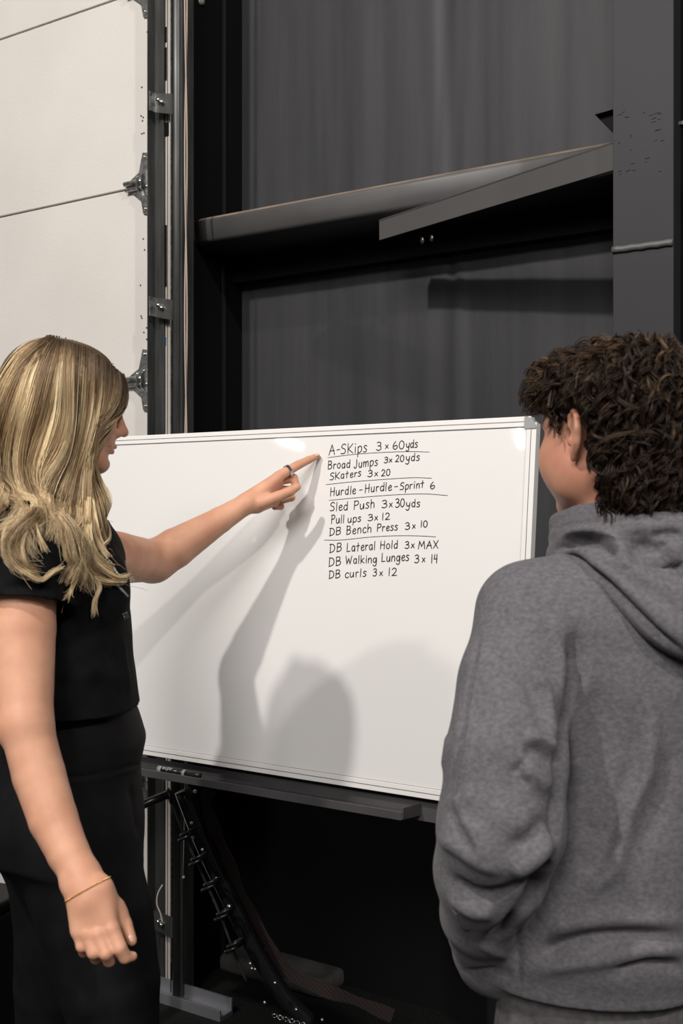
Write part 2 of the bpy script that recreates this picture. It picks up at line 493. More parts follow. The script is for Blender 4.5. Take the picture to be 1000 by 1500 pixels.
# screw heads down the door's edge
for px, py in ((208, 128), (210, 172), (209, 177), (211, 195), (216, 30+17), (208, 188+8), (206, 418), (207, 463), (208, 466), (215, 480), (211, 487), (215, 497), (210, 350), (212, 366), (210, 1210), (217, 1222), (210, 1226), (218, 1245), (207, 170), (217, 205), (217, 62), (217, 46)):
    MB().ball(W(wall_s(px, DC), DC-.001, wall_z(px, py, DC)), .0026, 5).build('screw', M['steel_dark'], door, True)

# ---- track and jamb beside the door
track = empty('door_track', W(wall_s(240, 2.38), 2.38, 0), 'dark steel vertical door track beside the white overhead door', 'door track')
MB().wbox(wall_s(226, 2.37), wall_s(240, 2.37), 2.37, 2.374, 0, ZT).build('front_flange', M['steel_dark'], track)
MB().wbox(wall_s(226, 2.37), wall_s(227.2, 2.37), 2.34, 2.374, 0, ZT).build('flange_lip', M['steel_dark'], track)
MB().wbox(wall_s(250.2, 2.36), wall_s(251, 2.36), 2.357, 2.41, 0, ZT).build('track_web', M['steel_dark'], track)
mb = MB(); a = wall_s(251, 2.35); b = wall_s(264, 2.35); n = 7
mb.prism([W(a+(b-a)*i/n, 2.355-.014*math.sin(math.pi*i/n), 0) for i in range(n+1)], (0, 0, ZT)).build('roller_channel', M['steel_dark'], track, True)
MB().wbox(wall_s(264.5, 2.36), wall_s(270, 2.36), 2.352, 2.40, 0, ZT).build('angle_leg', M['steel_dark'], track)
MB().wbox(wall_s(250.0, 2.352), wall_s(251.2, 2.352), 2.350, 2.3535, 0.1, ZT).build('bright_edge', M['galv'], track)
for py in (150, 450, 1350):
    c = 2.352; D = wall_D(240, c); k = D/F; z = wall_z(240, py, c); s0 = wall_s(229, c); s1 = wall_s(257, c)
    br = MB(); br.prism([W(s0, c-.01, z+15*k), W(s0, c-.01, z-13*k), W(s1, c, z-22*k), W(s1, c, z+8*k)], NW*.004)
    bo = br.build('track_bracket', M['steel_dark'], track)
    MB().wbox(s0-.001, s0+.003, c-.03, c-.006, z-13*k, z+15*k).build('bracket_lip', M['galv'], bo)
    MB().tube([W(s0+.022, c-.022, z+2*k), W(s0+.022, c, z+2*k)], .006, 8).build('bolt', M['bolt'], bo, True)
    MB().tube([W(s0+.032, c-.018, z-2*k), W(s0+.032, c, z-2*k)], .005, 6).build('nut', M['bolt'], bo, True)
seal = MB().wbox(wall_s(240.2, 2.378), wall_s(249.8, 2.378), 2.378, 2.40, 0, ZT).build('weather_seal', M['seal'])
tag(seal, 'beige weather seal strip seen in the slot of the door track', 'seal')
ml = MB().wbox(wall_s(244.8, 2.377), wall_s(245.5, 2.377), 2.3765, 2.378, 0, ZT).build('seal_rib', M['steel_dark'], seal)
for y0, y1 in ((40, 62), (70, 118), (180, 200), (330, 420)):
    MB().wbox(wall_s(240.5, 2.377), wall_s(244 if y0 != 180 else 247, 2.377), 2.3755, 2.379, wall_z(242, y1, 2.377), wall_z(242, y0, 2.377)).build('punched_slot', M['black'], seal)
MB().wbox(wall_s(240.4, 2.376), wall_s(242.8, 2.376), 2.375, 2.378, wall_z(242, 505, 2.376), wall_z(242, 494, 2.376)).build('tape_mark', M['blue'], seal)['label'] = 'small blue tape mark'
# pull cord: two strands twisted loosely
cord = empty('pull_cord', W(wall_s(272, 2.335), 2.335, 0), 'thin beige twisted cord hanging straight beside the black door jamb', 'cord')
for ph in (0, math.pi):
    pts = []
    for i in range(90):
        z = .55+ (ZT-.7)*i/89
        pts.append(W(wall_s(272.2, 2.335)+.0035*math.sin(z*7+ph), 2.335+.003*math.cos(z*7+ph), z))
    MB().tube(pts, .0023, 6).build('strand', M['rope'], cord, True)
# jamb (return face between door track and wall)
WC = 2.70
sj = wall_s(275, 2.45)
struct(MB().wbox(wall_s(264, 2.41), sj, 2.41, WC, 0, ZT).build('trim_1', M['black']))
struct(MB().wbox(sj, sj+.012, 2.60, 2.612, 0, ZT).build('trim_2', M['black_gloss']))
# charcoal wall behind: a vinyl skin with shallow hanging drapes
ns, nz = 260, 120
SS = np.linspace(-2.2, 3.2, ns); ZZ = np.linspace(0, ZT, nz); gs, gz = np.meshgrid(SS, ZZ, indexing='ij')
dep = np.zeros_like(gs)
for px, lean, amp, wd, z0, z1 in ((388, .01, -.004, .02, 0, 9), (432, -.004, .004, .03, 0, 9), (470, .005, -.003, .012, 0, 9), (640, -.045, -.010, .012, 2.2, 9), (655, -.035, .010, .010, 2.0, 9), (500, -.02, .004, .014, 2.2, 9), (700, .0, .004, .016, 2.2, 9),
                                  (745, .0, -.005, .012, 2.2, 9), (770, 0, .012, .010, 0, 2.1), (775, 0, -.010, .010, 0, 2.1), (675, .01, -.006, .01, 0, 2.1), (690, .01, .006, .01, 0, 2.1), (720, .02, .005, .012, 0, 2.1), (820, .01, .006, .02, 0, 9), (560, -.01, .003, .03, 0, 9), (590, 0, -.003, .03, 0, 9)):
    s_ = wall_s(px, WC)+lean*(gz-2.5)*1.0+.006*np.sin(gz*2.3+px)
    dep += amp*(.28 if wd > .011 else .7)*np.exp(-((gs-s_)/wd)**2)*((gz > z0) & (gz < z1))
dep += .0012*np.sin(gs*7+gz*.4)*np.sin(gs*17+1)
V = np.stack([UW.x*gs+NW.x*(WC+dep), UW.y*gs+NW.y*(WC+dep), gz], -1).reshape(-1, 3)
i_, j_ = np.meshgrid(np.arange(ns-1), np.arange(nz-1), indexing='ij'); k_ = i_*nz+j_
Q = np.stack([k_, k_+nz, k_+nz+1, k_+1], -1).reshape(-1, 4)
o = fast_mesh('wall_back', V, Q, M['wall']); o['kind'] = 'structure'
struct(MB().wbox(-5.8, -2.0, 2.75, 2.83, 0, ZT).build('wall_left', M['black']))
# lower wall band up to the panel seam, plain black
struct(MB().wbox(sj, 3.2, WC-.012, WC, 0, 1.258).build('trim_4', M['wall2']))
# concrete curb at the wall foot
curb = MB()
curb.wbox(sj+.02, sj+.40, WC-.14, WC-.012, 0, .055)
struct(curb.build('trim_5', M['concrete'], bevel=.02))

# ---- girt
girt = empty('wall_girt', W(sj, 2.47, 2.2), 'long charcoal rounded wall girt running level above the whiteboard', 'beam')
zt_, zb_ = 2.24, 2.165
prof = [(WC-.001, zt_+.008)]
for i in range(7):
    a = math.pi/2*(1-i/6); prof.append((2.482-.022*math.cos(a), zt_-.020+.020*math.sin(a)))
prof += [(2.463, zt_-.04), (2.468, zb_+.01), (2.478, zb_), (2.52, zb_-.004), (WC-.001, zb_-.006)]
s1g = wall_s(905, 2.55)+.06
mb = MB(); mb.prism([W(sj+.004, c, z) for c, z in prof], UW*(s1g-sj))
g = mb.build('girt_web', M['girt'], girt, True)
dp = []
for i in range(5):
    a = math.pi/2*(1-i/6); dp.append((2.482-.0228*math.cos(a), zt_-.020+.0208*math.sin(a)))
mb = MB(); mb.prism([W(sj+.03, c, z) for c, z in [(2.52, zt_+.0035)]+dp+[(c_+.002, z_-.002) for c_, z_ in dp[::-1]]+[(2.52, zt_+.001)]], UW*(s1g-sj-.04))
mb.build('dust_layer', M['dust'], girt)['label'] = 'brown dust lying on the ledge'
MB().wbox(sj+.003, s1g, WC-.05, WC-.002, 2.085, 2.16).build('lower_flange', M['black'], girt)

# ---- column (H section)
CC = 2.25; sc0 = wall_s(897.5, CC); sc1 = wall_s(986, CC); cm = (sc0+sc1)/2
col = empty('steel_column', W(cm, CC, 0), 'charcoal painted steel column at the right with a weld bead across it', 'column')
MB().wbox(sc0, sc1, CC, CC+.012, 0, ZT).build('front_flange', M['steel_paint'], col, bevel=.001)
MB().wbox(cm-.004, cm+.004, CC+.012, CC+.30, 0, ZT).build('web', M['steel_paint'], col)
MB().wbox(sc0, sc1, CC+.30, CC+.312, 0, ZT).build('rear_flange', M['steel_paint'], col)
zw = wall_z(897, 367, CC)
pts = [W(sc0+(sc1-sc0)*i/12-.001, CC-.001, zw+.0006*math.sin(i*1.9)) for i in range(13)]
MB().tube(pts, [.0075+.0004*math.sin(i*2.3) for i in range(13)], 10).build('weld_bead', M['girt'], col, True)
# chipped paint flecks on the column face
rr = random.Random(5)
for i in range(26):
    px = 903+rr.random()*66; py = 165+rr.random()*92
    if (px < 915 and rr.random() < .3): pass
    s = wall_s(px, CC); z = wall_z(px, py, CC); L = .003+rr.random()*.009; hh = .0004+rr.random()*.0007; a = (rr.random()-.5)*.5
    MB().fbox(W(s, CC-.0006, z), UW*L+Vector((0, 0, L*a)), NW*.0012, (0, 0, hh)).build('paint_chip', M['black'], col)
# plates by the column
zz = wall_z(890, 190, 2.36)
pl = MB(); D = 2.30
pl.prism([W(wall_s(874, CC+.02), CC+.02, zz), W(sc0+.004, CC+.02, zz+.003), W(sc0+.004, CC+.02, zz-.055)], NW*.006)
pl.build('gusset_plate', M['black'], col)
MB().fbox(W(wall_s(874, CC+.02), CC+.005, zz), W(sc0+.004, 0, zz+.004)-W(wall_s(874, CC+.02), 0, zz), NW*.06, (0, 0, .005)).build('gusset_rim', M['steel_paint'], col)
MB().wbox(sc1+.002, sc1+.08, CC+.03, CC+.10, wall_z(990, 176, CC), wall_z(990, 171, CC)).build('side_lug', M['brace'], col)

# ---- flange brace angle running from the column back to the girt
Lt = W(wall_s(555, 2.46), 2.46, wall_z(555, 322, 2.46)); Lb = W(wall_s(555, 2.46), 2.46, wall_z(555, 352, 2.46))
Rt = W(wall_s(899, 2.262+.012), 2.274, wall_z(899, 207, 2.274)); Rb = W(wall_s(899, 2.274), 2.274, wall_z(899, 249, 2.274))
d = (Rt-Lt).normalized(); nrm = d.cross(Vector((0, 0, 1))).normalized()
if nrm.y < 0: nrm = -nrm
br = empty('flange_brace', Lt, 'grey angle iron brace slanting from the steel column to the girt', 'brace')
mb = MB(); mb.hexa([Lb, Rb, Rb+nrm*.005, Lb+nrm*.005, Lt, Rt, Rt+nrm*.005, Lt+nrm*.005]); mb.build('vertical_leg', M['brace'], br, bevel=.0012)
mb = MB(); mb.hexa([Lt+Vector((0, 0, -.005)), Rt+Vector((0, 0, -.005)), Rt+nrm*.045+Vector((0, 0, -.005)), Lt+nrm*.045+Vector((0, 0, -.005)), Lt, Rt, Rt+nrm*.045, Lt+nrm*.045]); mb.build('top_leg', M['brace'], br)
for px, py in ((618, 352), (632, 349)):
    MB().ball(P(px, py, 2.86), .006, 6, (1, 1, 1.6)).build('bolt', M['galv'], br, True)

# a scrap of dusty white duct and red cap at the top of the jamb
duct = MB().tube([W(wall_s(277, 2.5), 2.5, wall_z(280, 4, 2.5)), W(wall_s(297, 2.5), 2.5, wall_z(297, 2, 2.5))], .009, 10).build('pipe_stub', M['seal'], None, True)
tag(duct, 'short pale pipe stub high beside the top of the black jamb', 'pipe')
MB().ball(W(wall_s(283, 2.49), 2.49, wall_z(283, 9, 2.5)), .007, 6).build('cap', M['red'], duct, True)['label'] = 'red cap'

# aluminium floor channel
c0 = 2.31; sA = wall_s(215, c0)
ch = empty('floor_channel', W(sA, c0, 0), 'pale aluminium channel lying on the floor before the curb, lower left', 'rail')
MB().wbox(sA-.4, wall_s(322, c0), c0, c0+.006, 0, .03).build('front_lip', M['alu'], ch, bevel=.001)
MB().wbox(sA-.4, wall_s(322, c0), c0+.006, c0+.05, .0, .012).build('bed', M['alu'], ch)
MB().wbox(sA-.4, wall_s(322, c0), c0+.05, c0+.056, 0, .045).build('rear_lip', M['alu'], ch)

# black padded box behind the woman, lower left
bx = empty('padded_box', (-1.05, 2.35, 0), 'black padded box on the floor by the door, behind the woman', 'box')
p1 = P(-4, 1326, 2.56); p2 = P(46, 1301, 2.68); ax = Vector((p2.x-p1.x, p2.y-p1.y, 0)).normalized(); ay = Vector((-ax.y, ax.x, 0)); zt_b = p1.z
o0 = Vector((p2.x, p2.y, 0))-ax*.61
MB().fbox(o0, ax*.62, ay*-.55*-1, (0, 0, zt_b-.03)).build('body', M['box'], bx, bevel=.012)
MB().fbox(o0+Vector((0, 0, zt_b-.028)), ax*.62, ay*.55, (0, 0, .028)).build('lid', M['box'], bx, bevel=.010)

# ================================================================== dark gear below the board
# slanted black post with a bolted rod and ring clips
gear = empty('slanted_gear_post', P(440, 1500, 2.55), 'black slanted post with ring clips and bolts below the whiteboard', 'post')
gp = [(268, 1158), (300, 1240), (338, 1320), (378, 1400), (418, 1462), (455, 1500)]
Dg = 2.52
gpts = catmull([P(x, y, Dg+.06) for x, y in gp], 6)
MB().tube(gpts, [.021]*len(gpts), 10).build('post', M['black_gloss'], gear, True)
rod = catmull([P(x, y, Dg) for x, y in ((246, 1158), (262, 1205), (292, 1272), (320, 1335), (343, 1395), (362, 1440))], 6)
MB().tube(rod, .0036, 6).build('thin_rod', M['steel_dark'], gear, True)
for x, y in ((275, 1222), (291, 1258), (309, 1295), (328, 1338), (343, 1385)):
    rg = MB()
    for dd in (-.006, .006):
        rg.ring(P(x, y, Dg)+Vector((dd*.4, 0, dd)), (-.42, .2, .85), .019, .0042, 18, 6)
    rg.build('ring_clip', M['black_gloss'], gear, True)
for x, y, r in ((286, 1160, .0055), (281, 1206, .0045), (283, 1227, .004), (297, 1245, .0045), (317, 1286, .003), (336, 1328, .006), (367, 1412, .005), (369, 1419, .004), (374, 1420, .004), (388, 1469, .005), (403, 1440, .005), (434, 1479, .005), (472, 1494, .005)):
    MB().ball(P(x, y, Dg-.005), r, 6).build('bolt', M['bolt'], gear, True)
# crank arm sticking out to the left
arm = catmull([P(195, 1186, 2.5), P(225, 1172, 2.5), P(250, 1162, 2.52)], 4)
MB().tube(arm, .010, 8).build('side_arm', M['black_gloss'], gear, True)
MB().ring(P(248, 1166, 2.5), (1, .3, .2), .016, .004, 16, 6).build('ring_clip', M['black_gloss'], gear, True)
# small chrome chain at the foot
mb = MB()
for i in range(12):
    t = i/11; q = P(402+t*46, 1488+t*14, 2.46)
    mb.ring(q, (math.sin(i*1.6), math.cos(i*1.6), .2), .0048, .0014, 10, 5)
tag(mb.build('chrome_chain', M['bolt'], None, True), 'short chrome chain lying at the foot of the slanted black post', 'chain')
# red-black woven strap
m = mat('dark_red_webbing', (.03, .008, .008), .7)
nt = m.node_tree; tc = nt.nodes.new('ShaderNodeTexCoord'); ck = nt.nodes.new('ShaderNodeTexChecker'); ck.inputs['Scale'].default_value = 180
ck.inputs[1].default_value = (.035, .012, .012, 1); ck.inputs[2].default_value = (.006, .005, .005, 1)
nt.links.new(tc.outputs['Object'], ck.inputs[0]); nt.links.new(ck.outputs[0], nt.nodes['Principled BSDF'].inputs['Base Color'])
M['strap'] = m
cl = catmull([P(x, y, 2.66) for x, y in ((306, 1155), (302, 1175), (310, 1205), (330, 1250), (345, 1290), (365, 1335), (392, 1380), (420, 1425), (470, 1448), (520, 1465), (575, 1488))], 8)
V_ = []; F_ = []
for i, p in enumerate(cl):
    t = (cl[min(i+1, len(cl)-1)]-cl[max(i-1, 0)]).normalized(); sd = t.cross(Vector((.2, -1, .1))).normalized()
    wv = .014+.003*math.sin(i*.5)
    for a, b in ((-wv, -.0015), (wv, -.0015), (wv, .0015), (-wv, .0015)): V_.append(p+sd*a+Vector((0, b, 0)))
for i in range(len(cl)-1):
    for k in range(4): F_.append([i*4+k, i*4+(k+1) % 4, i*4+4+(k+1) % 4, i*4+4+k])
tag(pydata('woven_strap', V_, F_, m, None, False), 'dark red speckled woven strap hanging below the whiteboard', 'strap')
# pale wire near the track
wr = catmull([P(x, y, 2.74) for x, y in ((238, 1296), (231, 1310), (230, 1325), (235, 1338), (238, 1352))], 6)
tag(MB().tube(wr, .0022, 6).build('loose_wire', M['seal'], None, True), 'short pale loose wire curling beside the door track, low down', 'wire')
# dangling thin cord with a knot
kn = empty('dangling_cord', P(270, 1285, 2.6), 'thin dark cord with a small knot hanging beside the slanted post', 'cord')
MB().tube([P(270, 1190, 2.66), P(269, 1240, 2.66), P(268, 1284, 2.66)], .0012, 5).build('line', M['seal'], kn, True)
MB().ball(P(269, 1285, 2.66), .004, 6).build('knot', M['seal'], kn, True)

# ---- lamp fittings that carry the light (behind the camera, seen only as reflections in the board)
def lamp_fitting(name, center, along, length, width, power, label):
    em = bpy.data.materials.new('lamp_glow'); em.use_nodes = True
    b = em.node_tree.nodes['Principled BSDF']; b.inputs['Emission Color'].default_value = (1, .97, .93, 1); b.inputs['Emission Strength'].default_value = power
    r = empty(name, center, label, 'ceiling light')
    along = Vector(along).normalized(); dn = (Vector((-.2, 2.3, 1.3))-Vector(center)).normalized(); sd = dn.cross(along).normalized(); along = sd.cross(dn).normalized()
    c = Vector(center)
    MB().fbox(c-along*length/2-sd*width/2, along*length, sd*width, dn*.02).build('diffuser', em, r)
    MB().fbox(c-along*(length/2+.05)-sd*(width/2+.05)-dn*.08, along*(length+.1), sd*(width+.1), dn*.08).build('housing', M['housing'], r)

lamp_fitting('ceiling_light', (-11.1, -2.05, 4.62), (.35, 1, 0), .34, .07, 34, 'long ceiling light, farther of the two, reflected in the whiteboard')
lamp_fitting('ceiling_light', (-8.4, -3.85, 4.6), (0, .35, 1), .22, .07, 28, 'short ceiling light, nearer of the two, reflected by the board corner')
struct(MB().wbox(sc1+.03, 3.2, 2.45, 2.52, 0, ZT).build('shade_block', M['black']))  # added black block standing in for the shaded wall right of the column

# ================================================================== WHITEBOARD
BU = Vector((2550, -1600, 0)).normalized()
BV = Vector((.0624, .0995, .993)); BV = (BV-BU*BV.dot(BU)).normalized()
BN = BU.cross(BV); 
if BN.y > 0: BN = -BN          # BN points out of the board face, to the viewer
TIP = P(467, 669, 2.30)        # where the finger touches
BO = TIP - BN*.002
def onb(px, py):
    r = P(px, py, 1)-Vector((0, 0, H)); o = Vector((0, 0, H))
    t = (BO-o).dot(BN)/r.dot(BN); return o+r*t
def b_st(px, py):
    q = onb(px, py)-BO; return q.dot(BU), q.dot(BV)
sR, tT = b_st(787, 610); _, tT2 = b_st(300, 633)
tT = (tT+tT2)/2
_, tB1 = b_st(215, 1107); _, tB2 = b_st(620, 1168); tB = (tB1+tB2)/2
sL = sR-1.22
def B(s, t, n=0): return BO+BU*s+BV*t+BN*n
print('board', sL, sR, tT, tB, 'h', tT-tB)
board = empty('whiteboard', B((sL+sR)/2, tB, -.02), 'large white dry-erase board covered with a handwritten workout list', 'whiteboard')
fw = .020
MB().fbox(B(sL+fw*.6, tB+fw*.6, -.012), BU*(sR-sL-fw*1.2), BV*(tT-tB-fw*1.2), BN*.012).build('writing_surface', M['board'], board)
MB().fbox(B(sL+.01, tB+.01, -.02), BU*(sR-sL-.02), BV*(tT-tB-.02), BN*.0075).build('backing', M['corner'], board)
def rail(o, a, l, w_, name='frame_rail'):
    # aluminium extrusion with two grooves; a = length dir, w_ = dir across towards the board centre
    r = MB().fbox(o-BN*.018, a*l, w_*fw, BN*.021).build(name, M['board_frame'], board, bevel=.0012)
    MB().fbox(o+w_*(fw*.48)+BN*.0028, a*l, w_*.0012, BN*.0006).build('groove', M['groove'], r)
    MB().fbox(o+w_*(fw*.96)+BN*.0001, a*l, w_*.0014, BN*.0006).build('groove', M['groove'], r)
rail(B(sL+.012, tT), BU, sR-sL-.024, -BV)
rail(B(sL+.012, tB), BU, sR-sL-.024, BV)
rail(B(sL, tB+.012), BV, tT-tB-.024, BU)
rail(B(sR, tB+.012), BV, tT-tB-.024, -BU)
for s, t, du, dv in ((sL, tB, 1, 1), (sR, tB, -1, 1), (sL, tT, 1, -1), (sR, tT, -1, -1)):
    n = 6; R = .024; r0 = .008
    cx, cy = s+du*R, t+dv*R
    poly = []
    for i in range(n+1):
        a = math.pi/2*i/n; poly.append(B(cx-du*math.cos(a)*R, cy-dv*math.sin(a)*R, -.019))
    poly += [B(s+du*R, t+dv*(.022), -.019), B(s+du*.022, t+dv*.022, -.019), B(s+du*.022, t+dv*R, -.019)]
    MB().prism(poly, BN*.024).build('corner_cap', M['corner'], board)

# handwriting: stroke alphabet (polylines on a unit cap height)
def arc(cx, cy, rx, ry, a0, a1, n=10):
    return [(cx+rx*math.cos(math.radians(a0+(a1-a0)*i/n)), cy+ry*math.sin(math.radians(a0+(a1-a0)*i/n))) for i in range(n+1)]
def sm(*p): return [(q.x, q.y) for q in catmull([Vector((a, b, 0)) for a, b in p], 5)]
G = {
 'A': (.72, [[(0, 0), (.33, 1), (.66, 0)], [(.1, .38), (.6, .42)]]),
 '-': (.42, [[(.05, .42), (.38, .46)]]),
 'S': (.62, [sm((.55, .88), (.35, 1), (.1, .85), (.12, .62), (.4, .5), (.52, .28), (.38, .04), (.02, .05))]),
 'K': (.66, [[(.06, 1), (.06, 0)], [(.58, .95), (.08, .42), (.6, .02)]]),
 'i': (.24, [[(.1, .62), (.1, 0)], [(.1, .86), (.12, .9)]]),
 'p': (.55, [[(.06, .6), (.06, -.42)], sm((.06, .5), (.28, .66), (.48, .5), (.44, .15), (.22, -.02), (.06, .1))]),
 's': (.46, [sm((.4, .58), (.22, .66), (.07, .52), (.22, .36), (.38, .2), (.26, 0), (.02, .03))]),
 '3': (.6, [sm((.06, .9), (.3, 1.0), (.5, .82), (.4, .6), (.2, .53)), sm((.2, .53), (.48, .48), (.54, .2), (.3, -.02), (.02, .08))]),
 'x': (.5, [[(.04, .55), (.42, .0)], [(.42, .58), (.04, -.02)]]),
 '6': (.55, [sm((.3, .95), (.08, .6), (.04, .2), (.25, -.02), (.48, .2), (.4, .48), (.1, .35))]),
 '0': (.62, [arc(.3, .5, .27, .5, 100, 460, 16)]),
 'y': (.55, [sm((.04, .6), (.08, .25), (.25, .1), (.42, .25)), sm((.48, .6), (.44, .1), (.38, -.3), (.2, -.42), (.02, -.3))]),
 'd': (.56, [sm((.44, .5), (.22, .62), (.04, .35), (.14, .04), (.34, .05), (.44, .25)), [(.46, 1), (.46, 0)]]),
 'B': (.64, [[(.06, 1), (.06, 0)], sm((.06, .98), (.4, .98), (.5, .76), (.34, .56), (.08, .52)), sm((.08, .52), (.45, .5), (.56, .26), (.4, .04), (.06, 0))]),
 'D': (.68, [[(.08, 1), (.06, 0)], sm((.02, .98), (.4, .92), (.6, .55), (.48, .15), (.04, .0))]),
 'r': (.42, [[(.06, .6), (.06, 0)], sm((.06, .38), (.18, .58), (.38, .56))]),
 'o': (.54, [arc(.26, .31, .22, .32, 100, 460, 14)]),
 'a': (.56, [sm((.42, .5), (.22, .62), (.04, .35), (.14, .03), (.34, .06), (.42, .3)), [(.43, .62), (.46, 0)]]),
 'J': (.5, [sm((.34, .98), (.36, .4), (.3, .0), (.1, -.06), (.0, .12))]),
 'u': (.54, [sm((.05, .6), (.06, .15), (.2, -.01), (.38, .15), (.44, .6)), [(.44, .6), (.46, 0)]]),
 'm': (.8, [[(.05, .6), (.05, 0)], sm((.05, .4), (.2, .62), (.34, .5), (.36, .0)), sm((.36, .4), (.52, .62), (.66, .5), (.68, 0))]),
 '2': (.58, [sm((.04, .8), (.22, 1), (.46, .82), (.4, .5), (.04, .02)), [(.04, .02), (.54, .03)]]),
 't': (.5, [[(.22, .95), (.2, 0)], [(.0, .58), (.44, .64)]]),
 'e': (.5, [sm((.06, .3), (.3, .34), (.42, .48), (.28, .63), (.08, .45), (.08, .1), (.26, -.02), (.46, .12))]),
 'k': (.52, [[(.06, 1), (.06, 0)], [(.42, .62), (.08, .28), (.46, 0)]]),
 'H': (.66, [[(.08, 1), (.06, 0)], [(.56, 1), (.54, 0)], [(.06, .5), (.56, .52)]]),
 'l': (.22, [[(.1, 1), (.08, 0)]]),
 'n': (.54, [[(.05, .6), (.05, 0)], sm((.05, .4), (.24, .62), (.42, .5), (.44, 0))]),
 'P': (.6, [[(.08, 1), (.06, 0)], sm((.04, .98), (.4, 1), (.54, .78), (.4, .54), (.08, .5))]),
 'h': (.56, [[(.06, 1), (.06, 0)], sm((.06, .4), (.26, .62), (.44, .48), (.46, 0))]),
 'c': (.48, [sm((.44, .52), (.26, .64), (.06, .42), (.1, .08), (.28, -.02), (.46, .1))]),
 'M': (.9, [[(.02, 0), (.14, 1), (.42, .3), (.7, 1), (.82, 0)]]),
 'X': (.7, [[(.04, 1), (.62, 0)], [(.62, 1), (.04, .0)]]),
 'W': (.9, [[(.02, 1), (.2, 0), (.42, .7), (.62, 0), (.84, 1)]]),
 'g': (.55, [sm((.44, .5), (.22, .62), (.05, .35), (.16, .05), (.36, .1), (.44, .4)), sm((.46, .6), (.46, .0), (.4, -.35), (.2, -.42), (.02, -.28))]),
 'L': (.56, [[(.08, 1), (.06, .02), (.5, .05)]]),
 '1': (.26, [[(.12, 1), (.12, 0)]]),
 '4': (.6, [[(.14, 1), (.06, .45), (.46, .48)], [(.46, 1), (.44, 0)]]),
 'b': (.54, [[(.06, 1), (.06, 0)], sm((.06, .5), (.28, .62), (.46, .35), (.34, .02), (.06, .06))]),
}
def word_strokes(txt):
    x = 0; out = []
    for ch in txt:
        w_, st = G[ch]
        for s in st: out.append([(x+a, b) for a, b in s])
        x += w_+.13
    return x-.13, out
def ribbon(mb, pts, wd, nrm, lift):
    """flat pen stroke lying on a surface: pts 3D"""
    pts = [p for i, p in enumerate(pts) if i == 0 or (p-pts[i-1]).length > 1e-5]
    if len(pts) < 2: return
    base = len(mb.v); n = len(pts)
    for i, p in enumerate(pts):
        t = (pts[min(i+1, n-1)]-pts[max(i-1, 0)]).normalized(); sd = t.cross(nrm).normalized()
        if i == 0: p = p-t*wd*.4
        if i == n-1: p = p+t*wd*.4
        k = wd*.5*(.8 if i in (0, n-1) else 1)
        mb.v += [p+sd*k+nrm*lift*.2, p-sd*k+nrm*lift*.2, p-sd*k*.6+nrm*lift, p+sd*k*.6+nrm*lift]
    for i in range(n-1):
        a = base+i*4
        for k in range(4): mb.f.append([a+k, a+(k+1) % 4, a+4+(k+1) % 4, a+4+k])
    mb.f.append([base+3, base+2, base+1, base]); a = base+(n-1)*4; mb.f.append([a, a+1, a+2, a+3])
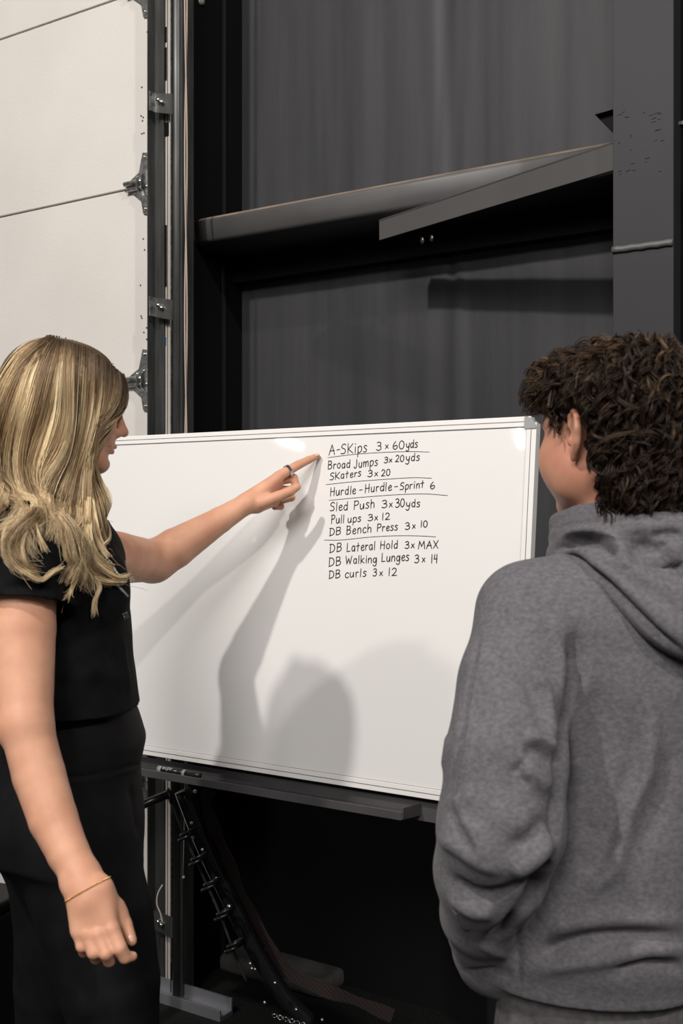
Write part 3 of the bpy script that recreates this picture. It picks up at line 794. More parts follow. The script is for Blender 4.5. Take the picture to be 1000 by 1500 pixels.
LINES = [
 [('A-SKips', 481.8, 537.5, 666.5, 662, 14.5), ('3', 551, 558.4, 660, 660, 12.5), ('x', 563.7, 568.8, 657, 656.5, 9), ('60', 575, 592, 658, 657.5, 12), ('yds', 594.5, 611.5, 656.5, 655.5, 11.5)],
 [('Broad', 480, 512.7, 687, 685, 11.5), ('Jumps', 518.5, 553, 685.5, 681.5, 12), ('3', 562.5, 568, 678.5, 678, 9), ('x', 569.4, 574.5, 677.5, 677, 8.5), ('20', 579, 591.6, 676.5, 676, 9.5), ('yds', 594, 614.4, 675.5, 674.5, 11)],
 [('SKaters', 483, 529, 703.3, 697.5, 10.5), ('3', 538.4, 545.6, 698.5, 698, 9.5), ('x', 548.3, 553.6, 697.5, 697, 9), ('20', 558.4, 571, 697.5, 697, 9.5)],
 [('Hurdle', 483.3, 521.3, 726.5, 723.5, 12), ('-', 525.5, 530.5, 722.5, 722.3, 10), ('Hurdle', 534, 573.6, 721.7, 718, 12), ('-', 577, 582.5, 717, 717, 10), ('Sprint', 585.3, 621, 718, 713.7, 10.5), ('6', 630, 637, 716.4, 716, 10.5)],
 [('Sled', 483, 509.5, 748.6, 747, 12.5), ('Push', 518, 549, 746.7, 743.5, 12.5), ('3', 559, 567, 744, 743.5, 11), ('x', 569.7, 575, 743, 742.7, 10), ('30', 578.7, 592.5, 743, 742.5, 12), ('yds', 594.5, 615.3, 742.8, 742.5, 11)],
 [('Pull', 484.8, 504.2, 767, 766, 12), ('ups', 509, 529, 765.5, 763.8, 10.5), ('3', 538.4, 546, 763, 762.5, 9.5), ('x', 548.3, 553.5, 762, 761.5, 9.5), ('12', 559, 570.7, 761.5, 761, 10)],
 [('DB', 482.3, 499.5, 785, 783, 11), ('Bench', 507, 544, 782.8, 779.4, 12), ('Press', 552, 582.5, 778.7, 776.4, 11), ('3', 593, 600, 775.8, 775.4, 10), ('x', 603.4, 608.3, 774, 773.8, 9), ('10', 615.4, 625.8, 772.4, 772.2, 9.5)],
 [('DB', 482.4, 500.8, 809.8, 807.3, 12.5), ('Lateral', 507.6, 549.8, 808.3, 805, 12.5), ('Hold', 556.5, 582.5, 804.2, 803, 11.5), ('3', 592.6, 599.2, 803.2, 803, 10), ('x', 601.7, 607.2, 802.8, 802.6, 10), ('MAX', 612.5, 642, 803.8, 803, 11)],
 [('DB', 481.4, 499.5, 830, 827.8, 12.5), ('Walking', 506, 551.7, 826.2, 824, 11.5), ('Lunges', 558.4, 599.2, 823.2, 821, 12.5), ('3', 606.8, 613.5, 824.6, 824.2, 11.5), ('x', 617.8, 623, 823.2, 823, 10), ('14', 630.6, 641, 825, 824.6, 12.5)],
 [('DB', 481.4, 498.5, 848, 846, 11.5), ('curls', 505, 536.5, 846.3, 844, 11.5), ('3', 546, 551.7, 844, 843.7, 10.5), ('x', 555.5, 560.8, 843.2, 843, 9.5), ('12', 568, 581, 843.5, 843.3, 11.5)],
]
rj = random.Random(3)
for ln in LINES:
    for txt, x0, x1, y0, y1, ch in ln:
        mb = MB(); wd, st = word_strokes(txt)
        for s in st:
            jx, jy = (rj.random()-.5)*.5, (rj.random()-.5)*.6
            pp = []
            for i, (a, b) in enumerate(s):
                t = a/wd; pp.append(onb(x0+(x1-x0)*t+jx+b*.6, y0+(y1-y0)*t-b*ch+jy))
            if len(pp) <= 5:
                for a_, b_ in zip(pp[:-1], pp[1:]): ribbon(mb, [a_, a_.lerp(b_, .5), b_], .0023, BN, .0004)
            else: ribbon(mb, pp, .0023, BN, .0004)
        mb.build('written_word', M['ink'], board)
for pts in ([(480, 670.4), (520, 665.5), (565, 662.6), (600, 661.6), (628.6, 662.2)], [(477.2, 710), (520, 705.5), (584, 700.8), (610, 699.8), (632, 700.6)],
            [(481.8, 733), (530, 728.5), (580, 724.8), (622, 723.6), (655.8, 726)], [(474.8, 791.2), (500, 791), (540, 787), (574.5, 785), (610, 785), (638, 786.4)]):
    mb = MB(); ribbon(mb, [onb(q.x, q.y) for q in catmull([Vector((a, b, 0)) for a, b in pts], 8)], .0014, BN, .0004)
    mb.build('ruled_line', M['ink'], board)

# ---- marker tray under the board
tray = empty('marker_tray', B((sL+sR)/2, tB-.03, .02), parent=board)
tray.matrix_parent_inverse = Matrix.Identity(4); tray.parent = board
bpy.context.view_layer.update(); tray.matrix_parent_inverse = board.matrix_world.inverted()
tl = sL+.10; tr = b_st(608, 1180)[0]
def tb(s0, s1, t0, t1, n0, n1, name, m, par, bevel=0):
    return MB().fbox(B(s0, t0, n0), BU*(s1-s0), BV*(t1-t0), BN*(n1-n0)).build(name, m, par, bevel=bevel)
tb(sL, sR, tB-.046, tB-.010, -.025, -.020, 'support_bar', M['tray'], tray)
tb(tl, tr, tB-.034, tB-.031, -.020, .052, 'shelf', M['tray'], tray)
tb(tl, tr, tB-.038, tB-.022, .050, .054, 'front_lip', M['tray'], tray, .001)
tb(tr, tr+.003, tB-.036, tB-.014, -.018, .052, 'end_plate', M['tray'], tray)
# stand: two posts with feet, mostly hidden behind the two people
for s in (sL+.05, sR-.06):
    st = empty('stand_leg', B(s, 0, -.05), parent=board); bpy.context.view_layer.update(); st.matrix_parent_inverse = board.matrix_world.inverted()
    base = B(s, tB-.02, -.045)
    top = B(s, tB+.30, -.045)
    MB().fbox(Vector((base.x-.014, base.y+.03, .03)), (.028, 0, 0), (0, .028, 0), (0, 0, top.z-.03)).build('post', M['black_gloss'], st)
    fc = Vector((base.x, base.y+.045, 0)); nn = Vector((BN.x, BN.y, 0)).normalized()
    MB().fbox(fc-nn*.25-Vector((.012, 0, 0))+Vector((0, 0, .0)), nn*.5, Vector((.028, .0, 0)), (0, 0, .035)).build('foot', M['black_gloss'], st)
# ---- dry-erase marker in the tray
ms = b_st(246, 1118)[0]; me_ = b_st(300, 1128)[0]
mk = empty('dry_erase_marker', B(ms, tB-.0225, .03), 'black dry-erase marker lying in the tray under the whiteboard', 'marker')
tq = tB-.0215
MB().tube([B(ms, tq, .03), B(ms+.012, tq, .03)], .0078, 14).build('end_plug', M['corner'], mk, True)
MB().tube([B(ms+.012, tq, .03), B(me_-.034, tq, .03)], .0082, 14).build('barrel', M['black_gloss'], mk, True)
MB().tube([B(me_-.034, tq, .03), B(me_-.026, tq, .03)], .0084, 14).build('collar', M['corner'], mk, True)
MB().tube([B(me_-.026, tq, .03), B(me_+.008, tq, .03), B(me_+.012, tq, .03)], [.0086, .0082, .006], 14).build('cap', M['black_gloss'], mk, True)
GX = word_strokes('exp0'.replace('0', 'o'))
mb = MB()
w_t = .026; x0 = ms+.017
upd = (BN*.75+BV*.66).normalized(); tv = (BV-upd*BV.dot(upd)).normalized()
for s in GX[1]:
    pp = [B(x0+a/GX[0]*w_t, tq, .03)+upd*.0085+tv*(b-.3)*.0085 for a, b in s]
    ribbon(mb, pp, .0011, upd, .0005)
mb.build('lettering', M['white_print'], mk)

# ================================================================== PEOPLE
def head_sdf(S, O, f, l, u, sc=1.0, ears=(1,), cz=.088):
    """head in a local frame (f forward, l left, u up) with face; O = centre between the ears"""
    f, l, u = (A(x) for x in (f, l, u)); O = A(O)
    q = lambda x, y, z: O+(f*x+l*y+u*z)*sc
    fr = [f, l, u]
    S.add(ell(q(-.012, 0, .035), A((.098, .074, cz))*sc, fr), .01)
    S.add(ell(q(.035, 0, -.020), A((.056, .060, .088))*sc, fr), .03)
    S.add(ell(q(.055, 0, .035), A((.036, .056, .048))*sc, fr), .02)
    for y in (-1, 1):
        S.cap(q(-.004, .050*y, -.050), q(.062, .016*y, -.098), .020*sc, .016*sc, .022)
        S.add(ell(q(.058, .036*y, -.030), A((.026, .024, .024))*sc, fr), .02)
    S.add(ell(q(.072, 0, -.100), A((.019, .020, .017))*sc, fr), .018)
    for y in (-1, 1):
        S.sub(ell(q(.095, .031*y, .004), A((.018, .020, .012))*sc, fr), .014)
        S.add(ell(q(.0735, .031*y, .001), A((.0125, .0135, .0125))*sc, fr), .004)
        S.cap(q(.088, .012*y, .019), q(.078, .046*y, .019), .006*sc, .005*sc, .014)
    S.cap(q(.088, 0, .012), q(.108, 0, -.030), .0062*sc, .0078*sc, .014)
    S.add(ell(q(.110, 0, -.037), A((.0105, .0095, .0085))*sc, fr), .006)
    for y in (-1, 1):
        S.add(ell(q(.098, .0115*y, -.041), A((.0095, .0065, .0075))*sc, fr), .007)
        S.sub(ell(q(.103, .0065*y, -.0475), A((.005, .003, .004))*sc, fr), .003)
    S.add(ell(q(.082, 0, -.062), A((.013, .024, .020))*sc, fr), .014)
    S.sub(rcone(q(.1035, 0, -.050), q(.0985, 0, -.058), .0022*sc, .0022*sc), .004)
    S.cap(q(.0945, 0, -.0645), q(.078, .021, -.0685), .0048*sc, .002*sc, .004)
    S.cap(q(.0945, 0, -.0645), q(.078, -.021, -.0685), .0048*sc, .002*sc, .004)
    S.add(ell(q(.090, 0, -.0755), A((.0075, .016, .0055))*sc, fr), .005)
    for y in (-1, 1):
        S.sub(rcone(q(.1000, 0, -.0700), q(.079, .024*y, -.0690), .0013*sc, .0014*sc), .0025)
    S.sub(ell(q(.090, 0, -.0868), A((.007, .014, .004))*sc, fr), .008)
    for y in ears:
        ce = q(-.012, .083*y, -.004)
        fo = f*.92+l*y*.30; fo /= np.linalg.norm(fo)        # ear plate leans out at its back
        back = -f*.86+l*y*.45; back /= np.linalg.norm(back)
        nrm = np.cross(back, u)*1.0; nrm /= np.linalg.norm(nrm)
        if nrm@(l*y) < 0: nrm = -nrm
        eq = lambda a, b, c=0: ce+(back*a+u*b+nrm*c)*sc
        S.add(ell(eq(.012, .003), A((.0175, .0055, .030))*sc, [back, nrm, u]), .005)
        rim = [(-.004, .012), (-.001, .026), (.012, .032), (.024, .024), (.027, .008), (.021, -.010), (.012, -.022)]
        for a, b in zip(rim[:-1], rim[1:]): S.cap(eq(*a, .004), eq(*b, .004), .0033*sc, .0033*sc, .004)
        S.add(ell(eq(.005, -.027, .001), A((.0075, .0045, .0085))*sc, [back, nrm, u]), .005)
        S.sub(ell(eq(.010, -.002, .007), A((.009, .006, .015))*sc, [back, nrm, u]), .004)
        S.add(ell(eq(-.003, -.008, .004), A((.004, .004, .007))*sc, [back, nrm, u]), .004)
    return q

def finger(S, pts, rs, k=.004):
    for i in range(len(pts)-1): S.cap(pts[i], pts[i+1], rs[i], rs[i+1], k if i == 0 else .0015)

def ptt(x, y, D): return A(P(x, y, D))

# ------------------------------------------------------------------ the woman
wth = math.radians(15)
wf = A((math.cos(wth), math.sin(wth), 0)); wl = A((-math.sin(wth), math.cos(wth), 0))
woman = empty('person', (-.44, 1.80, 0), 'blonde woman in black t-shirt and leggings pointing at the whiteboard', 'person')

# joints
shN = ptt(30, 815, 1.63); elN = ptt(37, 1058, 1.56); wrN = ptt(121, 1287, 1.49)
shF = ptt(112, 812, 1.95); elF = ptt(226, 822, 2.16); wrF = ptt(362, 737, 2.215)
tip = A(TIP)+A(BN)*.0066

S = SDF()
hth = math.radians(25); hp = math.radians(-7)
hf = A((math.cos(hth)*math.cos(hp), math.sin(hth)*math.cos(hp), math.sin(hp)))
hl = A((-math.sin(hth), math.cos(hth), 0)); hu = np.cross(hf, hl)
HO = ptt(97, 591, 1.79)
hq = head_sdf(S, HO, hf, hl, hu, .90, ears=(), cz=.078)
nk = ptt(66, 745, 1.80)
S.cap(hq(-.03, 0, -.045), nk, .052, .058, .03)
S.chain([nk, ptt(78, 850, 1.80)], [.06, .095], .05)
S.cap(ptt(60, 808, 1.68), ptt(92, 812, 1.88), .046, .046, .04)
tors = lambda g: section_body([   # z, cx, cy, half depth, half breadth
    (.86, -.445, 1.80, .112+g, .165+g), (.93, -.448, 1.80, .110+g, .160+g), (1.00, -.447, 1.80, .104+g, .150+g), (1.06, -.450, 1.80, .098+g, .140+g),
    (1.14, -.458, 1.80, .094+g, .140+g), (1.22, -.463, 1.80, .104+g, .150+g), (1.29, -.470, 1.80, .100+g, .150+g), (1.345, -.478, 1.80, .082+g, .13+g)], (wf, wl))
S.add(tors(-.020), .03)
S.add(ell(ptt(90, 855, 1.82), (.075, .12, .10)), .04)
# near arm
S.chain([shN, shN*.55+elN*.45, elN], [.054, .0475, .0385], .02)
S.chain([elN, ptt(57, 1135, 1.545), ptt(78, 1200, 1.525), ptt(100, 1250, 1.505), wrN], [.0365, .0365, .0335, .0285, .0258], .012)
S.add(ell(elN+A((-.024, -.002, -.004)), (.015, .016, .018)), .02)
# far arm
S.chain([shF, shF*.5+elF*.5, elF], [.058, .049, .040], .02)
fa = lambda t: elF*(1-t)+wrF*t
S.chain([elF, fa(.22), fa(.7), wrF], [.041, .040, .0265, .0205], .012)
S.add(ell(elF+A((-.012, 0, -.012)), (.026, .022, .022)), .02)

# ---- pointing hand (left): wrist -> palm, index out straight, thumb lying across, others curled
kn_i = ptt(409, 697, 2.240); kn_m = ptt(405, 705, 2.262); kn_r = ptt(400, 716, 2.272); kn_p = ptt(394, 727, 2.272)
S.cap(wrF, kn_i*.6+kn_p*.4, .0195, .016, .01)
S.cap(ptt(372, 726, 2.222), ptt(404, 702, 2.236), .0135, .0125, .012)
S.cap(ptt(374, 738, 2.222), ptt(398, 722, 2.255), .0150, .0135, .012)
S.cap(ptt(378, 742, 2.222), ptt(402, 734, 2.240), .0120, .011, .012)
mid1 = kn_i*.52+tip*.48+A((0, -.003, .002)); mid2 = kn_i*.24+tip*.76+A((0, -.002, .0015))
finger(S, [kn_i, mid1, mid2, tip], [.0112, .0094, .0082, .0064], .006)
finger(S, [ptt(384, 736, 2.212), ptt(408, 727, 2.214), ptt(424, 720, 2.216), ptt(435, 713.5, 2.222)], [.0130, .0112, .0102, .0080], .008)
finger(S, [kn_m, ptt(430, 700, 2.268), ptt(434, 713, 2.262), ptt(420, 719, 2.252)], [.0105, .0090, .0082, .0070], .004)
finger(S, [kn_r, ptt(424, 718, 2.278), ptt(427, 729, 2.262), ptt(415, 733, 2.250)], [.0100, .0087, .0080, .0068], .004)
finger(S, [kn_p, ptt(410, 733, 2.278), ptt(411, 742, 2.262), ptt(402, 743, 2.25)], [.0092, .0078, .0072, .0062], .004)

# ---- hanging hand (right): back of the hand to the viewer, fingers half curled
wD = 1.475
S.cap(wrN, ptt(128, 1318, 1.470), .0245, .020, .012)
for x0, y0, x1, y1, r0, r1 in ((112, 1306, 115, 1362, .015, .0115), (122, 1306, 127, 1364, .016, .0125), (136, 1304, 142, 1364, .016, .0125), (148, 1304, 161, 1358, .015, .0125)):
    S.cap(ptt(x0, y0, wD), ptt(x1, y1, 1.462), r0, r1, .012)
K = [ptt(117, 1366, 1.462), ptt(129, 1369, 1.457), ptt(144, 1370, 1.455), ptt(164, 1363, 1.459)]
finger(S, [K[0], ptt(120, 1386, 1.455), ptt(123, 1394, 1.468), ptt(127, 1388, 1.482)], [.0098, .0082, .0076, .0064], .004)
finger(S, [K[1], ptt(137, 1395, 1.447), ptt(141, 1403, 1.462), ptt(143, 1396, 1.479)], [.0106, .0090, .0083, .0068], .004)
finger(S, [K[2], ptt(155, 1396, 1.445), ptt(160, 1407, 1.459), ptt(162, 1400, 1.479)], [.0110, .0094, .0086, .0070], .004)
finger(S, [K[3], ptt(175, 1388, 1.450), ptt(183, 1402, 1.455), ptt(194, 1401, 1.462)], [.0112, .0098, .0088, .0066], .004)
S.cap(ptt(146, 1302, 1.480), ptt(172, 1338, 1.488), .0165, .0125, .012)
finger(S, [ptt(170, 1330, 1.488), ptt(183, 1354, 1.485), ptt(193, 1378, 1.478)], [.0125, .0100, .0072], .006)
for q in K: S.add(ell(q+A((0, -.005, .003)), (.006, .005, .006)), .006)
S.add(ell(ptt(98, 1294, 1.478), (.008, .008, .010)), .012)

V, Q = S.mesh((-.78, 1.36, .70), (.02, 2.36, 1.72), .0021)
body = fast_mesh('body', V, Q, M['skin'], woman)
print('woman body', len(V))
# nails, lips, eyes, brow
def nail(p, ax, up, par, sz=(.0075, .0048, .0012)):
    ax = Vector(ax).normalized(); up = Vector(up).normalized(); sd = ax.cross(up).normalized(); up = sd.cross(ax)
    mb = MB(); mb.ball((0, 0, 0), 1, 6); mt = Matrix((ax*sz[0], sd*sz[1], up*sz[2])).transposed()
    mb.v = [Vector(p)+mt@v for v in mb.v]
    return mb.build('fingernail', M['nail'], par, True)
M['nail'] = mat('fingernail', (.70, .42, .34), .25)
nail(tip+A((.000, -.0062, .0030)), tip-mid2, (0, -.75, .66), body, (.0058, .0042, .0011))
nail(ptt(434, 714, 2.2155), ptt(435, 713.5, 2.22)-ptt(424, 720, 2.216), (.2, -.9, .5), body, (.0055, .0046, .0012))
nail(ptt(190.5, 1399, 1.457), (1, 0, -.1), (0.2, -.75, .6), body, (.0055, .0042, .0012))
nail(ptt(192.5, 1375, 1.4725), (.5, 0, -.85), (.6, -.8, .2), body, (.0058, .0042, .0012))
fr = [hf, hl, hu]
def headpart(name, mt, c, r, par, sc=.90):
    mb = MB(); mb.ball((0, 0, 0), 1, 10); T = Matrix((Vector(hf)*r[0]*sc, Vector(hl)*r[1]*sc, Vector(hu)*r[2]*sc)).transposed()
    mb.v = [Vector(c)+T@v for v in mb.v]; return mb.build(name, mt, par, True)
for y in (-1, 1):
    e = headpart('eye', M['eye'], hq(.0745, .031*y, .001), (.0127, .0127, .0122), body)
    headpart('iris', M['iris'], hq(.0835, .030*y, .000), (.0038, .0058, .0058), e)
    # upper lid with lashes
    mb = MB(); mb.tube([hq(.0790, .020*y, .003), hq(.0865, .027*y, .0065), hq(.0870, .034*y, .006), hq(.0800, .043*y, .001)], [.001, .0019, .0019, .001], 6)
    mb.build('eyelashes', M['iris'], body, True)
    mb = MB(); mb.tube([hq(.0925, .014*y, .018), hq(.090, .030*y, .0245), hq(.076, .047*y, .019)], [.0025, .0028, .001], 6)
    mb.build('eyebrow', mat('brow', (.16, .10, .06), .8), body, True)
mb = MB(); mb.tube([hq(.0775, -.020, -.0685), hq(.0905, -.010, -.0655), hq(.0975, 0, -.0655), hq(.0905, .010, -.0655), hq(.0775, .020, -.0685)], [.0008, .0034, .0040, .0034, .0008], 8)
mb.build('upper_lip', M['lip'], body, True)
mb = MB(); mb.tube([hq(.0780, -.018, -.0715), hq(.0890, -.009, -.0748), hq(.0935, 0, -.0755), hq(.0890, .009, -.0748), hq(.0780, .018, -.0715)], [.0008, .0036, .0044, .0036, .0008], 8)
mb.build('lower_lip', M['lip'], body, True)

# ---- t-shirt
S = SDF()
S.add(section_body([(1.066, -.446, 1.80, .112, .172), (1.14, -.453, 1.80, .108, .168), (1.21, -.462, 1.80, .113, .163), (1.26, -.470, 1.80, .113, .160), (1.31, -.472, 1.80, .108, .155), (1.355, -.480, 1.80, .084, .12)], (wf, wl)), .02)
S.add(ell(ptt(140, 862, 1.72), (.046, .05, .055)), .05); S.add(ell(ptt(138, 862, 1.88), (.046, .05, .055)), .05)
S.add(ell(ptt(74, 800, 1.81), (.105, .175, .062)), .04)
S.cap(nk+A((0, 0, -.02)), ptt(74, 810, 1.80), .068, .09, .04)
sleeveN = rcone(shN+A((.006, .01, .006)), shN*.40+elN*.60, .078, .066)
cN = shN*.66+elN*.34; dN = elN-shN; dN = dN/np.linalg.norm(dN)+A((.0, 0, .0))
cutz = ptt(40, 876, 1.56)
S.add(cutp(sleeveN, cutz, A((-.03, -.25, -1))), .03)
sleeveF = rcone(shF, elF, .073, .062); cF = ptt(162, 812, 1.95)
S.add(cutp(sleeveF, cF, elF-shF+A((.04, 0, 0))), .03)
# hollow the sleeve mouths and the hem a little
S.sub(cutp(rcone(shN+A((.004,0,0)), shN*.40+elN*.60, .0645, .0605), cutz+A((0, 0, .012)), A((.03, .25, 1))), .002)
S.sub(cutp(rcone(shF, elF, .0585, .0475), cF-(elF-shF)*.12, shF-elF), .002)
S.sub(lambda p: np.maximum(p[:, 2]-1.095, section_body([(1.0, -.446, 1.80, .106, .166), (1.2, -.453, 1.80, .102, .162)], (wf, wl))(p)), .002)
V, Q = S.mesh((-.80, 1.36, 1.06), (-.20, 2.2, 1.43), .0032)
N = vnormals(V, Q); bv = bvh_of(V, Q)
FO = [((95, 905), (115, 880), (150, 858), .004, .012), ((92, 960), (120, 935), (165, 920), -.003, .012), ((100, 1000), (140, 985), (185, 990), .003, .014),
      ((178, 930), (184, 980), (190, 1020), .003, .010), ((165, 950), (168, 990), (170, 1025), -.003, .010), ((88, 830), (100, 850), (105, 880), -.005, .010),
      ((10, 850), (40, 842), (75, 852), .003, .010), ((0, 865), (40, 858), (80, 866), -.003, .008), ((20, 800), (35, 830), (40, 860), .003, .010)]
for *pts, am, wd in FO: V = fold(V, N, bv, pts, am, wd)
V += N*(snoise(V, 30, 2)*.0016+snoise(V, 70, 5)*.0006)[:, None]
shirt = fast_mesh('tshirt', V, Q, M['tee'], woman)
sb = bvh_of(V, Q)
# hem stitching lines on the near sleeve and waist
def surf_line(bv_, pts, wd, m, name, par, lift=.0006, n=8):
    mb = MB(); L = []
    for q in catmull([Vector((a, b, 0)) for a, b in pts], n):
        h = surf_point(bv_, q.x, q.y)
        if h: L.append(h+(Vector((0, 0, H))-h).normalized()*.0006)
    if len(L) > 1:
        ribbon(mb, L, wd, (Vector((0, 0, H))-L[0]).normalized(), lift)
        return mb.build(name, m, par)
# chest print: slanted white lettering, a long white bar and a tiny word
def print_word(txt, ox, oy, ex, ey, ch, wd, name, slant=0):
    """txt written from (ox,oy) to (ex,ey) on the shirt, cap height ch"""
    mb = MB(); w_, st = word_strokes(txt); dx, dy = ex-ox, ey-oy; L = math.hypot(dx, dy); nx, ny = dy/L, -dx/L
    for s in st:
        pp = []
        for a, b in s:
            h = surf_point(sb, ox+dx*a/w_+nx*b*ch, oy+dy*a/w_+ny*b*ch)
            if h: pp.append(h+(Vector((0, 0, H))-h).normalized()*.0012)
        if len(pp) > 1: ribbon(mb, pp, wd, (Vector((0, 0, H))-pp[0]).normalized(), .0006)
    if mb.v: mb.build(name, M['white_print'], shirt)
G['E'] = (.56, [[(.5, 1), (.08, 1), (.06, 0), (.5, 0)], [(.06, .5), (.42, .5)]])
G['F'] = (.52, [[(.5, 1), (.08, 1), (.06, 0)], [(.06, .5), (.4, .5)]])
G['T'] = (.56, [[(.0, 1), (.54, 1)], [(.27, 1), (.27, 0)]])
G['I'] = (.2, [[(.1, 1), (.1, 0)]])
print_word('WE', 144, 817, 158, 831, 9, .0016, 'chest_lettering')
print_word('T', 160, 834, 164, 843, 8, .0016, 'chest_lettering')
print_word('FIT', 183, 908, 190, 905, 9, .0011, 'small_lettering')
surf_line(sb, [(150, 833), (160, 846), (171, 857), (180, 866), (187, 874)], .0042, M['white_print'], 'white_bar', shirt)
surf_line(sb, [(166, 832), (173, 840), (178, 848)], .0014, M['white_print'], 'white_bar', shirt)
surf_line(sb, [(128, 783), (131, 788), (135, 793)], .004, M['white_print'], 'white_bar', shirt)

# ---- leggings
S = SDF()
S.add(section_body([(.84, -.452, 1.795, .126, .172), (.88, -.452, 1.795, .127, .172), (.92, -.450, 1.795, .121, .168), (.965, -.446, 1.795, .114, .158), (1.01, -.440, 1.795, .118, .150), (1.05, -.442, 1.795, .108, .146), (1.085, -.447, 1.795, .098, .142)], (wf, wl)), .02)
hN = ptt(108, 1235, 1.72); hF = ptt(92, 1235, 1.86)
kN = ptt(176, 1560, 1.68); aN = A((-.335, 1.68, .10)); kF = ptt(78, 1560, 1.90); aF = A((-.60, 1.93, .10))
S.chain([hN, ptt(140, 1345, 1.70), ptt(160, 1440, 1.69), kN, A((-.345, 1.68, .33)), aN], [.094, .0885, .078, .060, .055, .040], .03)
S.chain([hF, ptt(98, 1350, 1.88), ptt(88, 1440, 1.89), kF, A((-.56, 1.92, .33)), aF], [.098, .088, .078, .060, .055, .040], .03)
S.add(ell(ptt(52, 1205, 1.74), (.078, .085, .085)), .04); S.add(ell(ptt(50, 1205, 1.88), (.078, .085, .085)), .04)
V, Q = S.mesh((-.75, 1.5, .05), (-.2, 2.1, 1.1), .0045)
N = vnormals(V, Q); bv = bvh_of(V, Q)
V = fold(V, N, bv, [(60, 1140), (110, 1139), (150, 1133), (208, 1119)], -.0022, .003, False)
V = fold(V, N, bv, [(60, 1144), (110, 1143), (150, 1137), (208, 1123)], .0012, .003, False)
V = fold(V, N, bv, [(190, 1150), (197, 1185), (203, 1225)], -.004, .009)
legg = fast_mesh('leggings', V, Q, M['legging'], woman)
for nm, a in (('near', aN), ('far', aF)):
    S = SDF(); d = wf
    S.add(ell(a+A((0, 0, -.03)), (.042, .045, .05)), .02)
    S.cap(a+d*-.03+A((0, 0, -.055)), a+d*.13+A((0, 0, -.068)), .036, .028, .03)
    S.add(lambda p: np.maximum(-(p[:, 2]-.022), 0)-.0+np.abs(p[:, 2]-.5)*0+10, .01)
    V, Q = S.mesh(a-A((.12, .12, .12)), a+A((.24, .2, .06)), .004)
    V[:, 2] = np.maximum(V[:, 2], .002)
    sh = fast_mesh('shoe', V, Q, M['shoe'], woman)
    V2 = V[V[:, 2] < .03]; c = A((a[0]+d[0]*.05, a[1]+d[1]*.05, 0))
    mb = MB(); poly = []
    for i in range(20):
        t = 2*math.pi*i/20; r = c+wf*(.128*math.cos(t))+wl*((.042+.006*math.cos(t))*math.sin(t)); poly.append((r[0], r[1], .001))
    mb.prism(poly, (0, 0, .022)).build('sole', M['sole'], sh)

# ---- jewellery
ax = Vector(mid1-kn_i).normalized()
rc = Vector(kn_i*.52+mid1*.48)
mb = MB()
x = ax.orthogonal().normalized(); y = ax.cross(x)
n = 28
for i in range(n):
    a = 2*math.pi*i/n; o = x*math.cos(a)+y*math.sin(a)
    for t, r in ((-.0032, .0108), (-.0032, .0124), (.0032, .0124), (.0032, .0108)): mb.v.append(rc+ax*t+o*r)
for i in range(n):
    j = (i+1) % n
    for k in range(4): mb.f.append([i*4+k, i*4+(k+1) % 4, j*4+(k+1) % 4, j*4+k])
mb.build('finger_ring', M['silver'], woman)
bb = bvh_of(*[np.array([v.co[:] for v in body.data.vertices]), np.array([p.vertices[:] for p in body.data.polygons])]) if False else None
# bracelet: a thin chain lying round the wrist, found by walking round the arm's surface
co = np.empty(len(body.data.vertices)*3, np.float32); body.data.vertices.foreach_get('co', co); co = co.reshape(-1, 3)
pf = np.empty(len(body.data.polygons)*4, np.int32); body.data.polygons.foreach_get('vertices', pf)
bb = BVHTree.FromPolygons(co.tolist(), pf.reshape(-1, 4).tolist())
pc = ptt(122, 1307, 1.474)
pL = surf_point(bb, 99, 1318); pR = surf_point(bb, 149, 1290); pM = surf_point(bb, 122, 1317)
b1 = (pR-pL).normalized(); bn = b1.cross(Vector((0, 1, -.25))).normalized(); b2 = bn.cross(b1)
cc = (pL+pR)/2+Vector((0, .014, -.004))
chain_pts = []
for i in range(48):
    a = 2*math.pi*i/48; d = b1*math.cos(a)+b2*math.sin(a)
    h = bb.ray_cast(cc+d*.09, -d)
    sag = -abs(math.sin(a))*.0 
    if h[0]: chain_pts.append(h[0]+d*.0009+Vector((0, 0, -.010*max(0, -b2.y*math.sin(a)) if False else 0)))
mb = MB()
for i in range(len(chain_pts)):
    a = chain_pts[i]; b = chain_pts[(i+1) % len(chain_pts)]
    for k in range(2):
        p0 = a.lerp(b, k/2); p1 = a.lerp(b, (k+.9)/2)
        mb.tube([p0, (p0+p1)/2, p1], [.0008, .0014, .0008], 5)
mb.build('bracelet', M['gold'], woman, True)

# ------------------------------------------------------------------ the young man
mth = math.radians(123)
mf = A((math.cos(mth), math.sin(mth), 0)); ml = A((-math.sin(mth), math.cos(mth), 0)); mu = A((0, 0, 1))
man = empty('person', (.42, 1.50, 0), 'curly-haired young man in grey hoodie seen from behind, hands in pocket', 'person')
MO = ptt(893, 638, 1.50)
S = SDF()
mq = head_sdf(S, MO, mf, ml, mu, .98, ears=(1, -1))
for y_ in (-1, 1):
    S.add(ell(mq(.046, .038*y_, -.040), A((.034, .028, .040)), [mf, ml, mu]), .03)
    S.add(ell(mq(.010, .055*y_, -.060), A((.028, .016, .026)), [mf, ml, mu]), .03)
mn = A((.405, 1.50, 1.335))
S.cap(mq(-.022, 0, -.05), mn, .056, .062, .03)
S.cap(mq(-.045, 0, -.03), mn+A((.01, -.02, 0)), .045, .055, .03)
tf = math.radians(112); bf = A((math.cos(tf), math.sin(tf), 0)); bl = A((-math.sin(tf), math.cos(tf), 0))
S.chain([mn, A((.415, 1.5, 1.22))], [.07, .11], .05)
